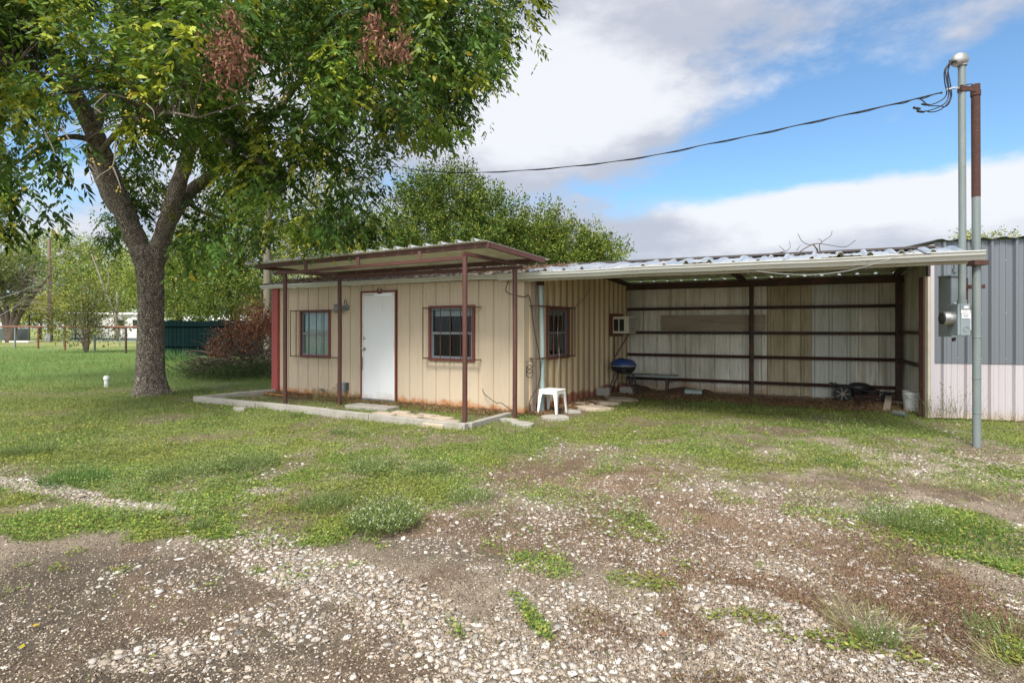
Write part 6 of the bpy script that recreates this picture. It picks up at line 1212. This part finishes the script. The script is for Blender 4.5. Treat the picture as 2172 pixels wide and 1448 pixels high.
# ------------------------------------------------------------------ sky and light
SUN_EL, SUN_AZ = R(52), R(200)                # azimuth clockwise from +Y: behind the camera, a little left
world = bpy.data.worlds.new('World'); sc.world = world; world.use_nodes = True; nt = world.node_tree; bg = nt.nodes['Background']
sky = N(nt,'ShaderNodeTexSky', sky_type='NISHITA'); sky.sun_disc = False; sky.sun_elevation = SUN_EL; sky.sun_rotation = SUN_AZ; sky.air_density = 1.0; sky.dust_density = .6; sky.ozone_density = 2.0
tc = N(nt,'ShaderNodeTexCoord'); sp = N(nt,'ShaderNodeSeparateXYZ'); nt.links.new(tc.outputs['Generated'], sp.inputs[0])
az = mathn(nt,'ARCTAN2', sp.outputs['X'], sp.outputs['Y']); el = mathn(nt,'ARCSINE', sp.outputs['Z'], 0)
def wnoise(scale, stretch, seed, detail=7, rough=.58, dist=0.):
    mp = N(nt,'ShaderNodeMapping'); mp.inputs['Scale'].default_value = stretch; mp.inputs['Location'].default_value = (seed, seed*1.7, seed*.3); nt.links.new(tc.outputs['Generated'], mp.inputs[0])
    no = N(nt,'ShaderNodeTexNoise'); no.inputs['Scale'].default_value = scale; no.inputs['Detail'].default_value = detail; no.inputs['Roughness'].default_value = rough; no.inputs['Distortion'].default_value = dist; nt.links.new(mp.outputs[0], no.inputs['Vector']); return no.outputs['Fac']
nA = wnoise(3.2, (1,1,2.2), 3.1, dist=.3); nB = wnoise(9, (1,1,2.0), 7.7); nC = wnoise(2.4, (1,1,3.0), 1.3)
def ang(px, py):
    dx, dz = (px-CX)/F, (HY-py)/F; return math.atan2(dx,1), math.asin(dz/math.sqrt(1+dx*dx+dz*dz))
def lobe(px, py, rx, ry, rot=0.):
    a0, e0 = ang(px, py); c, s = math.cos(rot), math.sin(rot)
    da = mathn(nt,'SUBTRACT', az, a0); de = mathn(nt,'SUBTRACT', el, e0)
    u = mathn(nt,'DIVIDE', mathn(nt,'ADD', mathn(nt,'MULTIPLY', da, c), mathn(nt,'MULTIPLY', de, s)), rx); v = mathn(nt,'DIVIDE', mathn(nt,'SUBTRACT', mathn(nt,'MULTIPLY', de, c), mathn(nt,'MULTIPLY', da, s)), ry)
    d = mathn(nt,'ADD', mathn(nt,'MULTIPLY', u, u), mathn(nt,'MULTIPLY', v, v)); return mathn(nt,'POWER', 2.718, mathn(nt,'MULTIPLY', d, -1.))
# coverage: an overcast-ish base with holes of blue
cov = mathn(nt,'ADD', mathn(nt,'MULTIPLY', nA, .85), mathn(nt,'MULTIPLY', nB, .40)); cov = mathn(nt,'ADD', cov, mathn(nt,'MULTIPLY', wnoise(22, (1,1,1.6), 4.2), .14)); cov = mathn(nt,'ADD', cov, .02)
for px, py, rx, ry, rot, w_ in BLUE: cov = mathn(nt,'SUBTRACT', cov, mathn(nt,'MULTIPLY', lobe(px,py,rx,ry,rot), w_))
for px, py, rx, ry, rot, w_ in CLOUD: cov = mathn(nt,'ADD', cov, mathn(nt,'MULTIPLY', lobe(px,py,rx,ry,rot), w_))
mr = N(nt,'ShaderNodeMapRange', interpolation_type='SMOOTHSTEP'); mr.inputs['From Min'].default_value = .47; mr.inputs['From Max'].default_value = .76; nt.links.new(cov, mr.inputs[0])
# shade of cloud: bright puffs, lavender-grey undersides
sh = mathn(nt,'ADD', mathn(nt,'MULTIPLY', nC, .75), mathn(nt,'MULTIPLY', nB, .5)); sh = mathn(nt,'SUBTRACT', sh, .04)
for px, py, rx, ry, rot, w_ in BRIGHT: sh = mathn(nt,'ADD', sh, mathn(nt,'MULTIPLY', lobe(px,py,rx,ry,rot), w_))
ms = N(nt,'ShaderNodeMapRange', interpolation_type='SMOOTHSTEP'); ms.inputs['From Min'].default_value = .44; ms.inputs['From Max'].default_value = .78; nt.links.new(sh, ms.inputs[0])
ccol = mixc(nt, ms.outputs[0], CLOUD_DARK, CLOUD_LIT)
tint = N(nt,'ShaderNodeMix', data_type='RGBA', blend_type='MULTIPLY'); tint.inputs[0].default_value = 1; tint.inputs[7].default_value = SKYTINT; nt.links.new(sky.outputs[0], tint.inputs[6])
cv = mathn(nt,'MULTIPLY', mr.outputs[0], .97); fin = mixc(nt, cv, tint.outputs[2], ccol)
# bright sky lobe round the sun, added out of view as soft frontal fill
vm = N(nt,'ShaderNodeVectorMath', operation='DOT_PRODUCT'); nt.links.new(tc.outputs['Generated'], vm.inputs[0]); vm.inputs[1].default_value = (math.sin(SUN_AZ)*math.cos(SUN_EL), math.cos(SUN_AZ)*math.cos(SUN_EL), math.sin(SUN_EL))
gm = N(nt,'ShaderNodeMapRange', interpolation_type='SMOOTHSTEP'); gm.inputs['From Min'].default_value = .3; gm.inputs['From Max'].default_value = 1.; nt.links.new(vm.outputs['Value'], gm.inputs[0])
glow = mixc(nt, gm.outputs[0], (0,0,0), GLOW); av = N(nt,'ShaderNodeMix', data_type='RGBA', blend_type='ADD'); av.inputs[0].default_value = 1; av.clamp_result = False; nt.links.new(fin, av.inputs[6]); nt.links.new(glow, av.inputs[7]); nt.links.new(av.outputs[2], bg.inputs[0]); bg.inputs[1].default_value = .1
sd = bpy.data.lights.new('sun','SUN'); sd.energy = SUN_E; sd.angle = R(18); sd.color = (1,.95,.87); so_ = bpy.data.objects.new('sun', sd); COL.objects.link(so_)
dirv = Vector((math.sin(SUN_AZ)*math.cos(SUN_EL), math.cos(SUN_AZ)*math.cos(SUN_EL), math.sin(SUN_EL))); so_.rotation_euler = (-dirv).to_track_quat('-Z','Y').to_euler()
vs = sc.view_settings; vs.view_transform = 'Standard'; vs.look = 'None'; vs.gamma = 1; vs.exposure = EXPO
sc.cycles.max_bounces = 8; sc.cycles.transparent_max_bounces = 16; sc.cycles.use_adaptive_sampling = True
